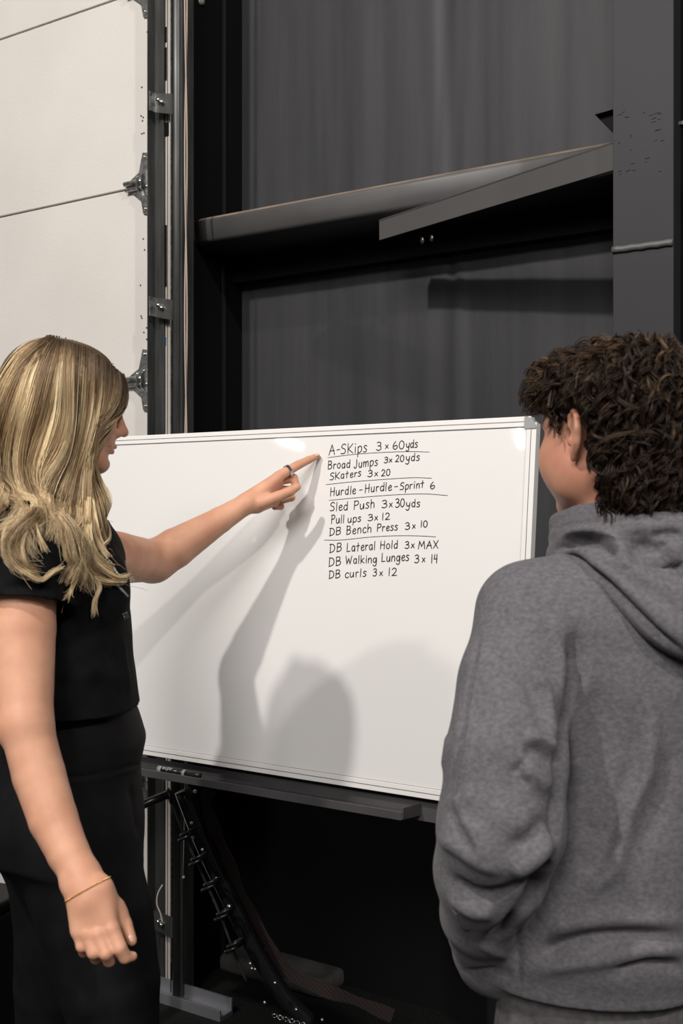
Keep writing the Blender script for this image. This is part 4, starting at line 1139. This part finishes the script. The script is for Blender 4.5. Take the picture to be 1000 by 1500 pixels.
# torso, arms and hands carry on inside the hoodie
tor = section_body([(.72, .38, 1.51, .095, .145), (.90, .40, 1.50, .09, .14), (1.10, .425, 1.50, .095, .15), (1.24, .42, 1.50, .09, .155), (1.30, .415, 1.50, .07, .12)], (bf, bl))
S.add(tor, .04)
msL = ptt(762, 905, 1.47); meL = ptt(735, 1235, 1.345); mwL = ptt(700, 1370, 1.52)
msR = msL+2*.175*(-bl)+A((0, 0, 0)); meR = A((.68, 1.42, .945)); mwR = A((.56, 1.58, .86))
for a, b, c in ((msL, meL, mwL), (msR, meR, mwR)):
    S.chain([a, b, c], [.05, .04, .027], .02)
    d = (A((.40, 1.66, .84))-c); d /= np.linalg.norm(d); up = A((0, 0, 1)); sd = np.cross(d, up)
    S.cap(c, c+d*.075, .026, .026, .01)
    for j, (ln) in enumerate((.072, .08, .075, .06)):
        o = c+d*.07+up*(.024-.016*j)
        finger(S, [o, o+d*ln*.5, o+d*ln], [.0095, .0085, .007], .004)
    finger(S, [c+d*.02+up*.02, c+d*.05+up*.05, c+d*.085+up*.055], [.012, .0095, .008], .004)
V, Q = S.mesh((.10, 1.25, .68), (.80, 1.80, 1.66), .0027)
mbody = fast_mesh('body', V, Q, M['skin2'], man)
print('man body', len(V))
for y in (-1, 1):
    for nm, mt, c, r in (('eye', M['eye'], mq(.0745, .031*y, .001), (.0127, .0127, .0122)), ('iris', M['iris'], mq(.0835, .030*y, 0), (.0038, .0058, .0058))):
        mb = MB(); mb.ball((0, 0, 0), 1, 8); T = Matrix((Vector(mf)*r[0], Vector(ml)*r[1], Vector(mu)*r[2])).transposed()
        mb.v = [Vector(c)+T@v for v in mb.v]; mb.build(nm, mt, mbody, True)

# ---- hoodie
HOOD = M['hoodie']
S = SDF()
S.add(section_body([  # z, cx, cy, half depth, half breadth
    (.752, .375, 1.52, .140, .178), (.79, .378, 1.52, .156, .196), (.86, .385, 1.51, .150, .190), (.95, .405, 1.50, .138, .186), (1.06, .43, 1.50, .130, .188), (1.16, .425, 1.50, .128, .196),
    (1.24, .418, 1.50, .118, .196), (1.29, .412, 1.50, .098, .165), (1.33, .41, 1.50, .07, .10)], (bf, bl)), .03)
S.add(ell(ptt(800, 905, 1.47), (.085, .09, .075)), .05)
S.chain([ptt(772, 900, 1.455), ptt(754, 1000, 1.40), ptt(742, 1110, 1.355), ptt(734, 1210, 1.34)], [.066, .071, .074, .0775], .03, .012)
S.chain([ptt(734, 1210, 1.34), ptt(718, 1275, 1.37), ptt(708, 1335, 1.43), ptt(708, 1385, 1.50)], [.0775, .069, .056, .044], .012, .01)
S.chain([ptt(708, 1385, 1.50), ptt(712, 1412, 1.53)], [.038, .034], .012)
S.chain([msR, msR*.5+meR*.5, meR], [.07, .072, .074], .03); S.chain([meR, mwR], [.072, .045], .03)
# kangaroo pocket bulge at the front
S.add(ell(ptt(765, 1400, 1.54), (.088, .10, .055)), .03)
S.add(ell(A((.365, 1.625, .86)), (.14, .06, .085)), .03)
# waist ribbing
S.add(section_body([(.753, .372, 1.52, .148, .186), (.795, .374, 1.52, .150, .190)], (bf, bl)), .004)
# neck opening
S.sub(rcone(mn+A((0, 0, -.02)), mn+A((0, 0, .2)), .060, .075), .01)
V, Q = S.mesh((.05, 1.20, .71), (.86, 1.80, 1.40), .0040)
N = vnormals(V, Q); bv = bvh_of(V, Q)
FM = [ # (points..., amplitude, width): creases as they fall in the cloth
 ((842, 925), (840, 975), (832, 1040), (824, 1100), (816, 1170), (808, 1240), -.016, .011),
 ((826, 945), (822, 990), (812, 1040), .006, .014),
 ((858, 960), (856, 1020), (846, 1090), (838, 1150), .006, .016),
 ((740, 880), (765, 900), (792, 935), .003, .012), ((765, 870), (790, 885), (812, 915), -.0025, .010),
 ((780, 985), (798, 1010), (806, 1050), (812, 1090), .007, .010), ((768, 990), (784, 1020), (792, 1050), -.003, .010),
 ((766, 1100), (790, 1100), (814, 1120), -.008, .009), ((770, 1084), (795, 1086), (816, 1100), .008, .009),
 ((765, 1120), (785, 1138), (805, 1152), .009, .012), ((752, 1118), (766, 1134), (776, 1150), -.007, .009),
 ((640, 1225), (668, 1240), (700, 1262), (735, 1275), .006, .011), ((668, 1190), (690, 1215), (705, 1240), (712, 1262), .005, .009), ((655, 1180), (675, 1215), (690, 1250), -.004, .008),
 ((800, 1195), (785, 1215), (765, 1232), (745, 1240), -.006, .010), ((812, 1220), (795, 1245), (770, 1265), (745, 1275), .010, .013),
 ((802, 1262), (790, 1290), (776, 1322), (752, 1352), (720, 1380), -.020, .012),
 ((660, 1290), (700, 1310), (740, 1306), (775, 1290), -.009, .011), ((655, 1310), (690, 1335), (725, 1335), .007, .011),
 ((668, 1330), (674, 1345), (684, 1362), .004, .006),
 ((662, 1030), (656, 1080), (648, 1140), .003, .008), ((700, 930), (690, 1000), (680, 1060), (672, 1110), (660, 1170), -.0045, .006), ((708, 930), (698, 1000), (690, 1060), (682, 1110), (670, 1170), .003, .008),
 ((660, 1180), (680, 1172), (700, 1160), .004, .010), ((720, 1180), (750, 1200), (780, 1205), .004, .014),
 ((955, 1035), (952, 1090), (948, 1130), (925, 1180), (912, 1220), (898, 1270), (868, 1300), (848, 1335), .008, .012),
 ((935, 1050), (930, 1110), (915, 1160), (896, 1210), (888, 1250), (860, 1290), -.005, .012),
 ((980, 1090), (975, 1140), (960, 1190), (945, 1240), -.004, .016),
 ((790, 1400), (815, 1388), (850, 1375), (900, 1368), (1000, 1372), -.011, .010), ((800, 1366), (850, 1352), (910, 1346), (1000, 1352), .007, .012),
 ((780, 1425), (840, 1412), (900, 1400), (950, 1390), (1005, 1394), .008, .011), ((900, 1420), (950, 1406), (1000, 1420), -.010, .008),
 ((760, 1360), (758, 1400), (757, 1440), -.003, .005), ((850, 1010), (880, 1060), (905, 1120), -.003, .03), ((870, 1200), (860, 1240), (850, 1280), -.003, .02),
 ((800, 1270), (792, 1300), (786, 1330), .005, .006), ((700, 1385), (725, 1398), (745, 1405), .003, .008), ((680, 1425), (720, 1420), (752, 1432), -.003, .006),
 ((705, 1000), (735, 1030), (760, 1070), .0025, .018), ((715, 1110), (735, 1130), (755, 1160), -.0025, .016),
]
for *pts, am, wd in FM: V = fold(V, N, bv, pts, am*1.2, wd)
N = vnormals(V, Q)
for *pts, am, wd in [((841, 940), (838, 1000), (829, 1080), (819, 1170), (812, 1235), -.018, .007), ((806, 1262), (792, 1292), (776, 1322), (750, 1352), (722, 1378), -.012, .008)]: V = fold(V, N, bv, pts, am, wd)
N = vnormals(V, Q)
V += N*(snoise(V, 22, 1)*.0026+snoise(V, 55, 4)*.0010)[:, None]
hoodie = fast_mesh('hoodie', V, Q, HOOD, man)
# ---- the hood lying round the neck: three rolls of cloth and the sagging bag behind
S = SDF()
def loop(pts, rs, k=.006):
    L = catmull([Vector(q) for q in pts], 5); n = len(L)
    R = np.interp(np.linspace(0, 1, n), np.linspace(0, 1, len(rs)), rs)
    for i in range(n-1): S.cap(A(L[i]), A(L[i+1]), R[i], R[i+1], k)
# collar standing roll (closed ring around the neck)
ring1 = [(822, 764, 1.53), (850, 757, 1.475), (900, 752, 1.435), (950, 748, 1.425), (1000, 745, 1.43), (1050, 748, 1.47)]
loop([ptt(*q) for q in ring1], [.014, .015, .015, .015, .015, .015])
loop([ptt(818, 766, 1.535), ptt(835, 790, 1.60), ptt(880, 825, 1.64)], [.014, .018, .016])
loop([ptt(1050, 748, 1.47), ptt(1040, 780, 1.58), ptt(960, 830, 1.62)], [.015, .018, .016])
# second roll hanging just below
ring2 = [(820, 790, 1.545), (836, 782, 1.49), (880, 776, 1.435), (930, 778, 1.405), (985, 782, 1.395), (1050, 785, 1.42)]
loop([ptt(*q) for q in ring2], [.016, .0205, .022, .024, .026, .024])
loop([ptt(870, 800, 1.43), ptt(905, 820, 1.395), ptt(925, 842, 1.385), ptt(960, 838, 1.378), ptt(1010, 822, 1.37)], [.016, .019, .022, .022, .02], .010)
# lower edge roll sweeping from the shoulder down the back
ring3 = [(815, 812, 1.52), (835, 806, 1.475), (870, 820, 1.425), (905, 850, 1.395), (940, 882, 1.375), (980, 915, 1.36), (1030, 935, 1.36), (1080, 915, 1.38)]
loop([ptt(*q) for q in ring3], [.014, .017, .019, .021, .025, .028, .028, .026], .010)
loop([ptt(930, 850, 1.39), ptt(965, 870, 1.375), ptt(1010, 885, 1.365), ptt(1060, 880, 1.37)], [.02, .026, .03, .03], .014)
S.cap(ptt(880, 790, 1.46), ptt(1010, 860, 1.42), .020, .035, .008)
nc = A((.408, 1.50, 0))
for rad, zz_, tr in ((.066, 1.368, .017), (.074, 1.345, .026), (.086, 1.312, .034)):
    cp = [nc+A((rad*math.cos(t), rad*1.0*math.sin(t), zz_-.012*math.sin(t-.3)*-1)) for t in np.linspace(0, 2*math.pi, 17)]
    for q0, q1 in zip(cp[:-1], cp[1:]): S.cap(q0, q1, tr, tr, .008)
S.add(ell(ptt(985, 848, 1.415), (.085, .045, .060)), .012)
S.sub(rcone(nc+A((0, 0, 1.30)), nc+A((0, 0, 1.45)), .050, .058), .008)
V, Q = S.mesh((.20, 1.25, 1.15), (.70, 1.75, 1.45), .0032)
N = vnormals(V, Q); bv = bvh_of(V, Q)
for *pts, am, wd in [
    ((806, 775), (830, 768), (870, 763), (930, 760), (1000, 757), -.003, .003),
    ((808, 806), (830, 794), (860, 790), (885, 797), (902, 815), -.018, .0075), ((812, 792), (840, 781), (870, 779), (895, 785), (915, 803), .007, .008),
    ((950, 788), (975, 782), (1003, 784), -.007, .007), ((950, 806), (962, 820), (985, 832), (1008, 838), -.020, .015), ((930, 838), (960, 850), (1003, 858), .006, .012), ((975, 806), (990, 802), (1003, 800), .006, .007),
    ((900, 792), (910, 812), (922, 832), .004, .009), ((940, 745), (948, 752), (950, 760), -.003, .003), ((915, 742), (918, 750), (916, 758), -.002, .003), ((985, 740), (990, 748), (986, 757), -.002, .003),
    ((850, 812), (890, 838), (930, 872), (965, 905), .005, .008), ((808, 822), (840, 818), (880, 846), (920, 885), (965, 930), (1003, 958), -.010, .006), ((930, 775), (936, 800), (930, 830), -.004, .010)]: V = fold(V, N, bv, pts, am, wd)
V += N*(snoise(V, 30, 7)*.0022+snoise(V, 70, 8)*.0008)[:, None]
fast_mesh('hood', V, Q, HOOD, hoodie)

# ---- sweatpants and shoes
S = SDF()
S.add(section_body([(.60, .372, 1.515, .128, .172), (.70, .372, 1.515, .124, .170), (.78, .378, 1.515, .110, .160), (.80, .38, 1.515, .100, .15)], (bf, bl)), .02)
for sgn in (1, -1):
    hp_ = A((.375, 1.51, .62))+bl*.085*sgn
    S.chain([hp_, hp_+A((0, .01, -.30)), hp_+A((0, -.01, -.54))], [.092, .072, .055], .03)
V, Q = S.mesh((.10, 1.25, .03), (.75, 1.80, .82), .006)
N = vnormals(V, Q); V += N*(snoise(V, 18, 3)*.004)[:, None]
fast_mesh('sweatpants', V, Q, M['pants'], man)
for sgn in (1, -1):
    a = A((.375, 1.50, .09))+bl*.085*sgn
    S = SDF(); S.cap(a+A((0, 0, .01)), a+A((0, 0, -.03)), .042, .044, .02); S.cap(a-bf*.03+A((0, 0, -.05)), a+bf*.16+A((0, 0, -.062)), .036, .028, .03)
    V, Q = S.mesh(a-A((.22, .22, .10)), a+A((.22, .25, .10)), .0045); V[:, 2] = np.maximum(V[:, 2], .002)
    sh = fast_mesh('shoe', V, Q, M['shoe'], man)
    c = a+bf*.065; mb = MB(); poly = []
    for i in range(20):
        t = 2*math.pi*i/20; r = c+bf*(.145*math.cos(t))+bl*((.046+.006*math.cos(t))*math.sin(t)); poly.append((r[0], r[1], .001))
    mb.prism(poly, (0, 0, .022)).build('sole', M['sole'], sh)

# ================================================================== HAIR
def tubes(name, ST, RD, TN, m, parent, sides=3):
    """ST: list of (n,3) arrays; RD radius arrays; TN tone arrays -> one mesh"""
    Vs = []; Qs = []; Ts = []; base = 0
    byn = {}
    for i, s in enumerate(ST): byn.setdefault(len(s), []).append(i)
    for n, ids in byn.items():
        P_ = np.stack([ST[i] for i in ids]); R_ = np.stack([RD[i] for i in ids]); T_ = np.stack([TN[i] for i in ids])
        k = len(ids); t = np.gradient(P_, axis=1); t /= np.linalg.norm(t, axis=2)[..., None]+1e-9
        ref = np.tile(A((.3, .5, .8)), (k, n, 1)); x = np.cross(t, ref); x /= np.linalg.norm(x, axis=2)[..., None]+1e-9; y = np.cross(t, x)
        ph = 2*np.pi*np.arange(sides)/sides
        ring = P_[:, :, None, :]+(x[:, :, None, :]*np.cos(ph)[None, None, :, None]+y[:, :, None, :]*np.sin(ph)[None, None, :, None])*R_[:, :, None, None]
        Vs.append(ring.reshape(-1, 3)); Ts.append(np.repeat(T_.reshape(-1), sides))
        a, b, c = np.meshgrid(np.arange(k), np.arange(n-1), np.arange(sides), indexing='ij')
        i0 = base+(a*n+b)*sides+c; i1 = base+(a*n+b)*sides+(c+1) % sides
        Qs.append(np.stack([i0, i1, i1+sides, i0+sides], -1).reshape(-1, 4)); base += k*n*sides
    V = np.concatenate(Vs); Q = np.concatenate(Qs); T = np.concatenate(Ts)
    o = fast_mesh(name, V, Q, m, parent)
    at = o.data.attributes.new('tone', 'FLOAT', 'POINT'); at.data.foreach_set('value', T.astype(np.float32))
    o['kind'] = 'stuff'
    return o
def cap_mesh(name, V, Q, m, parent, tone):
    o = fast_mesh(name, V, Q, m, parent)
    at = o.data.attributes.new('tone', 'FLOAT', 'POINT'); at.data.foreach_set('value', np.asarray(tone, np.float32)*np.ones(len(V), np.float32))
    return o

# ---- woman's hair: an undermass hugging the skull and falling behind the neck, then sheets of waved strands
S = SDF(); fr = [hf, hl, hu]
capS = ell(hq(-.022, -.002, .036), (.088, .071, .0715), fr)
S.add(cutp(capS, hq(.070, 0, .03), hf*.9-hu*.35), .01)
S.add(cutp(ell(hq(.020, 0, .055), (.0560, .064, .0450), fr), hq(.074, 0, .045), hf*.9-hu*.45), .02)
S.chain([hq(-.055, .0, -.01), ptt(52, 690, 1.85), ptt(45, 740, 1.87)], [.062, .060, .042], .03)
S.cap(hq(-.01, .03, 0), ptt(84, 696, 1.85), .045, .032, .03)
V, Q = S.mesh((-.80, 1.55, 1.25), (-.2, 2.1, 1.75), .005)
hv = bvh_of(V, Q)
cap_mesh('hair_undermass', V, Q, M['blonde'], woman, .05)
WD = [hv, sb]
body_bvh = bb
def wd_depth(x, y, deflt):
    d = deflt
    for b in (hv, sb, body_bvh):
        h = surf_point(b, x, y)
        if h: d = min(d, h.y)
    return d
def guide(pts, off, base=1.80, lo=1.60):
    C2 = [(q.x, q.y) for q in catmull([Vector((a, b, 0)) for a, b in pts], 6)]
    out = []; last = None
    D = [wd_depth(x, y, 9) for x, y in C2]
    v = [d for d in D if d < 5]
    D = np.array([d if d < 5 else np.nan for d in D])
    idx = np.arange(len(D)); ok = ~np.isnan(D)
    D = np.interp(idx, idx[ok], D[ok]) if ok.any() else np.full(len(D), base)
    for _ in range(4): D[1:-1] = .25*D[:-2]+.5*D[1:-1]+.25*D[2:]
    D = np.minimum(D, np.array([x if not np.isnan(x) else 9 for x in D]))
    g = np.array([tuple(P(x, y, d-off)) for (x, y), d in zip(C2, D)])
    # resample evenly
    L = np.r_[0, np.cumsum(np.linalg.norm(np.diff(g, axis=0), axis=1))]
    u = np.linspace(0, L[-1], 30)
    return np.stack([np.interp(u, L, g[:, k]) for k in range(3)], 1)
GA = [
 [(176, 548), (184, 572), (181, 596), (166, 612), (146, 625), (136, 645), (132, 675), (130, 702), (127, 735), (122, 768), (116, 800), (126, 826)],
 [(177, 552), (181, 578), (172, 602), (150, 618), (138, 636), (133, 668), (130, 700), (128, 735), (122, 768), (118, 800), (132, 828), (160, 845), (196, 842)],
 [(172, 546), (174, 575), (160, 604), (143, 622), (135, 650), (136, 685), (146, 710), (158, 730), (155, 755), (136, 772), (122, 785), (125, 812), (145, 838), (172, 850)],
 [(163, 537), (163, 572), (150, 606), (136, 635), (129, 670), (130, 700), (145, 722), (150, 742), (138, 764), (120, 780), (108, 805), (118, 832), (145, 848)],
 [(152, 528), (151, 570), (143, 612), (131, 650), (122, 690), (120, 722), (128, 748), (120, 772), (104, 792), (100, 815), (120, 840), (140, 850)],
 [(140, 520), (139, 570), (133, 620), (122, 665), (108, 705), (98, 738), (102, 765), (118, 785), (128, 806), (118, 832), (102, 855)],
 [(128, 512), (126, 560), (121, 618), (108, 668), (93, 706), (86, 738), (95, 765), (112, 788), (112, 815), (98, 840), (92, 858)],
 [(116, 506), (113, 560), (109, 618), (98, 668), (80, 704), (74, 735), (84, 762), (100, 782), (104, 806), (116, 830), (138, 848), (136, 875)],
 [(104, 502), (102, 555), (101, 615), (90, 662), (68, 698), (64, 730), (76, 756), (92, 775), (98, 800), (106, 822)],
 [(94, 498), (91, 552), (88, 612), (74, 658), (54, 695), (58, 725), (72, 745), (76, 768), (66, 790)],
 [(88, 497), (80, 545), (70, 605), (55, 650), (42, 692), (52, 722), (68, 742), (60, 758), (36, 768), (14, 786), (8, 808), (22, 826)],
 [(84, 496), (68, 540), (52, 600), (38, 650), (34, 690), (48, 722), (62, 744), (50, 758), (24, 772), (10, 796), (18, 818), (40, 834), (72, 832)],
 [(81, 497), (55, 535), (36, 595), (20, 645), (18, 690), (34, 722), (52, 745), (40, 762), (14, 778), (6, 802), (14, 822), (36, 840)],
 [(73, 495), (44, 532), (20, 590), (6, 640), (4, 690), (20, 725), (42, 748), (58, 770), (60, 792), (68, 808)],
 [(78, 496), (46, 507), (22, 535), (2, 575), (-14, 625), (-18, 675), (-4, 715), (20, 740)],
 [(71, 497), (36, 533), (8, 588), (-8, 640), (-8, 690), (8, 728), (30, 750), (10, 760), (-12, 772)],
 [(76, 498), (38, 508), (10, 538), (-12, 580), (-32, 640), (-36, 690), (-20, 725)],
 [(69, 500), (30, 538), (-4, 592), (-22, 645), (-24, 690), (-8, 728), (12, 742), (-5, 752), (-25, 762)],
 [(68, 505), (24, 545), (-14, 600), (-34, 655), (-38, 705), (-25, 745), (-15, 770)],
]
GG = [guide(g, .010+.004*((i*7) % 3)) for i, g in enumerate(GA)]
ST = []; RD = []; TN = []
rs = np.random.default_rng(4)
nG = len(GG)
ncl = 300
clump_t = np.sort(rs.uniform(0, nG-1.001, ncl)); clump_tone = np.clip(rs.normal(.68, .24, ncl), .14, 1.0)
clump_off = rs.normal(0, 1, (ncl, 3)); clump_ph = rs.uniform(0, 6.28, ncl); clump_lift = rs.uniform(0, 1, ncl)
u = np.linspace(0, 1, 30)
for c in range(ncl):
    i = int(clump_t[c]); t = clump_t[c]-i
    g = GG[i]*(1-t)+GG[i+1]*t
    tan = np.gradient(g, axis=0); tan /= np.linalg.norm(tan, axis=1)[:, None]
    view = g-A((0, 0, H)); view /= np.linalg.norm(view, axis=1)[:, None]
    sd = np.cross(tan, view); sd /= np.linalg.norm(sd, axis=1)[:, None]
    wob = (.0042*np.sin(u*15+clump_t[c]*1.3)+.0015*np.sin(u*9+clump_ph[c]))*np.interp(u, [0, .3, .55, 1], [0, .15, 1, .9])
    ctr = g+sd*(wob+clump_off[c, 0]*.0035*u)[:, None]-view*(.010*clump_lift[c]*np.minimum(u*3, 1)-.003)[:, None]
    bright = clump_tone[c]
    for k in range(30):
        a = rs.uniform(0, 2*np.pi); r = np.sqrt(rs.uniform())
        spread = .0062*(1-.25*np.cos(u*5+clump_ph[c]))*np.interp(u, [0, .12, .8, 1], [.9, 1, .8, .5])
        tw = a+u*2.2*np.sin(clump_ph[c])
        s = ctr+sd*(r*np.cos(tw)*spread)[:, None]+view*(r*np.sin(tw)*spread*.6)[:, None]
        s = s+sd*(rs.normal()*.0012*np.sin(u*14+rs.uniform(0, 6)))[:, None]*u[:, None]
        if rs.uniform() < .05: s = s+sd*(rs.normal()*.010*u**2)[:, None]-view*(abs(rs.normal())*.006*u)[:, None]
        L = rs.uniform(.76, 1.0); m_ = np.interp(u*L, u, np.arange(30)); s = np.stack([np.interp(m_, np.arange(30), s[:, q]) for q in range(3)], 1)
        ST.append(s); RD.append(np.interp(u, [0, .55, 1], [.00060, .00052, .00010]))
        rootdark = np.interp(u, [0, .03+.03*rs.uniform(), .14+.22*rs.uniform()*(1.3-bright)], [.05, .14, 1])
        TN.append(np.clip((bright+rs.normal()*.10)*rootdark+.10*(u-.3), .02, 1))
# far side of the parting, seen along the crown and as the fringe on the far temple
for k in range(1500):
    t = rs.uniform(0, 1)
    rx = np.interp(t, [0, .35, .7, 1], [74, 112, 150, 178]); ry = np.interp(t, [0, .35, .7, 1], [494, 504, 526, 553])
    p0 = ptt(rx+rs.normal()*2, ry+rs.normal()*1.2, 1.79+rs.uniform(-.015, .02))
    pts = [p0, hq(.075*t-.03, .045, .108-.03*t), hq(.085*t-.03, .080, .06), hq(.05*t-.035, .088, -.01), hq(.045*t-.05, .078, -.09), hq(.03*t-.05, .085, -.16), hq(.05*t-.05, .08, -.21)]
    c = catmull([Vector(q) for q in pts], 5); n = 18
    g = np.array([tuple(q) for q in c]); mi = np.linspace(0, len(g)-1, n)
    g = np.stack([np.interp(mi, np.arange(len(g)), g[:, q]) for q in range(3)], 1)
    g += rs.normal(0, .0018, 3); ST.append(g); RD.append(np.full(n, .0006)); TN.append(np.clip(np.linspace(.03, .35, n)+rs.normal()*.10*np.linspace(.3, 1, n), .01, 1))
# flyaway hairs
for k in range(110):
    i = rs.integers(0, nG-1); t = rs.uniform(); g = (GG[i]*(1-t)+GG[i+1]*t).copy()
    a = rs.integers(0, 8); n = rs.integers(10, 18); s = g[a:a+n].copy() if rs.uniform() < .5 else g[-n:].copy()
    dirn = rs.normal(0, 1, 3); s += dirn*np.linspace(0, 1, len(s))[:, None]**1.5*rs.uniform(.006, .028)
    ST.append(s); RD.append(np.full(len(s), .00028)); TN.append(np.full(len(s), .7))
# thin separate locks falling over the shirt
for pts, wd, tn in (([(8, 770), (5, 800), (20, 825), (38, 838), (60, 850), (78, 838), (90, 832)], .003, .8), ([(52, 745), (54, 770), (60, 790), (66, 806)], .0022, .75),
                    ([(140, 845), (146, 862), (139, 880), (137, 898)], .0022, .8), ([(120, 835), (112, 850), (102, 868), (98, 875)], .0018, .8), ([(130, 838), (150, 850), (175, 853), (194, 848)], .0035, .85),
                    ([(125, 800), (140, 822), (158, 838), (176, 846), (188, 843)], .004, .85), ([(150, 800), (160, 788), (158, 770), (150, 760)], .002, .7), ([(20, 760), (0, 775), (-12, 800)], .004, .7),
                    ([(100, 790), (104, 812), (116, 832), (135, 845)], .004, .8), ([(40, 770), (32, 800), (38, 832), (52, 840)], .003, .65), ([(142, 706), (156, 722), (159, 742), (148, 762), (134, 778), (146, 800), (158, 815)], .003, .85)):
    g = guide(pts, .014)
    for k in range(46):
        o = rs.normal(0, 1, 3)*wd*.6; f_ = np.interp(u, [0, .6, 1], [1, .9, .5])[:, None]
        s = g+o*f_+(rs.normal(0, 1, 3)*.003)*(u**3)[:, None]
        ST.append(s); RD.append(np.interp(u, [0, .7, 1], [.0005, .0005, .0002])); TN.append(np.clip(np.full(30, tn+rs.normal()*.12), .1, 1))
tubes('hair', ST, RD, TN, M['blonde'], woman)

# ---- man's curls
S = SDF(); fr = [mf, ml, mu]
S.add(ell(mq(-.028, 0, .044), (.100, .087, .074), fr), .02)
S.add(ell(mq(.052, 0, .070), (.044, .064, .036), fr), .03)
S.add(ell(mq(-.060, 0, -.015), (.064, .078, .085), fr), .03)
S.chain([mq(-.070, .02, -.06), mq(-.072, -.03, -.075)], [.040, .040], .03)
for y in (1, -1):   # clear the ears and the cheeks
    S.sub(ell(mq(-.010, .104*y, -.012), (.042, .038, .046), fr), .006)
    S.sub(ell(mq(.070, .080*y, -.010), (.060, .05, .060), fr), .008)
S.sub(ell(mq(.10, 0, -.03), (.06, .10, .085), fr), .008)
S.sub(rcone(ptt(838, 735, 1.45), ptt(868, 705, 1.42), .028, .022), .006)
V, Q = S.mesh((.15, 1.25, 1.30), (.62, 1.75, 1.70), .004)
N = vnormals(V, Q)
V2 = V+N*(snoise(V, 160, 1)*.0035)[:, None]
cap_mesh('hair_undermass', V2, Q, M['brown'], man, .05)
ST = []; RD = []; TN = []
rs = np.random.default_rng(9)
cen = A(mq(-.01, 0, .03))
idx = rs.choice(len(V), 2700, replace=False)
crown = A(mq(-.045, 0, .125))
front = A(mq(.09, .02, .07))
mfv, mlv, muv = A(mf), A(ml), A(mu); MOv = A(MO)
def bare(q):                     # ear, cheek and neck stay clear of curls
    d = (q-MOv)/.98; a = d@mfv; b = np.abs(d@mlv); c = d@muv
    ear = (b > .052) & (a > -.046) & (a < .014) & (c < .034) & (c > -.2)
    neck = (b > .030) & (a > -.045) & (c < -.030-.9*(a+.045)*0)
    cheek = (a > .014) & (c < np.interp(a, [.014, .03, .034, .08], [-.022, -.012, .020, .034]))
    return ear | neck | cheek
for ii in idx:
    p = V[ii]; n = N[ii]
    if n@(p-cen) < 0: continue
    if p[2] < 1.33: continue
    flow = p-crown; flow[2] -= .02; flow -= n*(flow@n); L0 = np.linalg.norm(flow)+1e-6; flow /= L0
    flow = flow+rs.normal(0, .38, 3); flow -= n*(flow@n); flow /= np.linalg.norm(flow); sd = np.cross(n, flow)
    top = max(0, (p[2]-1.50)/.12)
    curlR = rs.uniform(.0035, .008)*(1 if top < .6 else 1.15); ln = rs.uniform(.026, .058); turns = rs.uniform(.5, 1.4); ph = rs.uniform(0, 6.28)
    m_ = 15; q = np.linspace(0, 1, m_)
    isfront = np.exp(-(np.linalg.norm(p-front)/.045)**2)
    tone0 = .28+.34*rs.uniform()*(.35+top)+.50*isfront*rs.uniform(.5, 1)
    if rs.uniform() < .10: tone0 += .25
    for k in range(8):
        o = rs.normal(0, 1, 3)*.0013
        hgt = .002+.010*np.sin(q*np.pi*.8)+.002*rs.normal()
        amp = curlR*np.interp(q, [0, .3, 1], [.3, 1, .8])
        s = p+o+flow*(q*ln)[:, None]+n*(hgt+amp*np.sin(ph+q*turns*6.28))[:, None]+sd*(amp*np.cos(ph+q*turns*6.28))[:, None]
        if bare(s).sum() > 1: continue
        ST.append(s); RD.append(np.interp(q, [0, .8, 1], [.0006, .00055, .00025])); TN.append(np.clip(np.full(m_, tone0+rs.normal()*.07), .01, 1))
tubes('hair', ST, RD, TN, M['brown'], man)
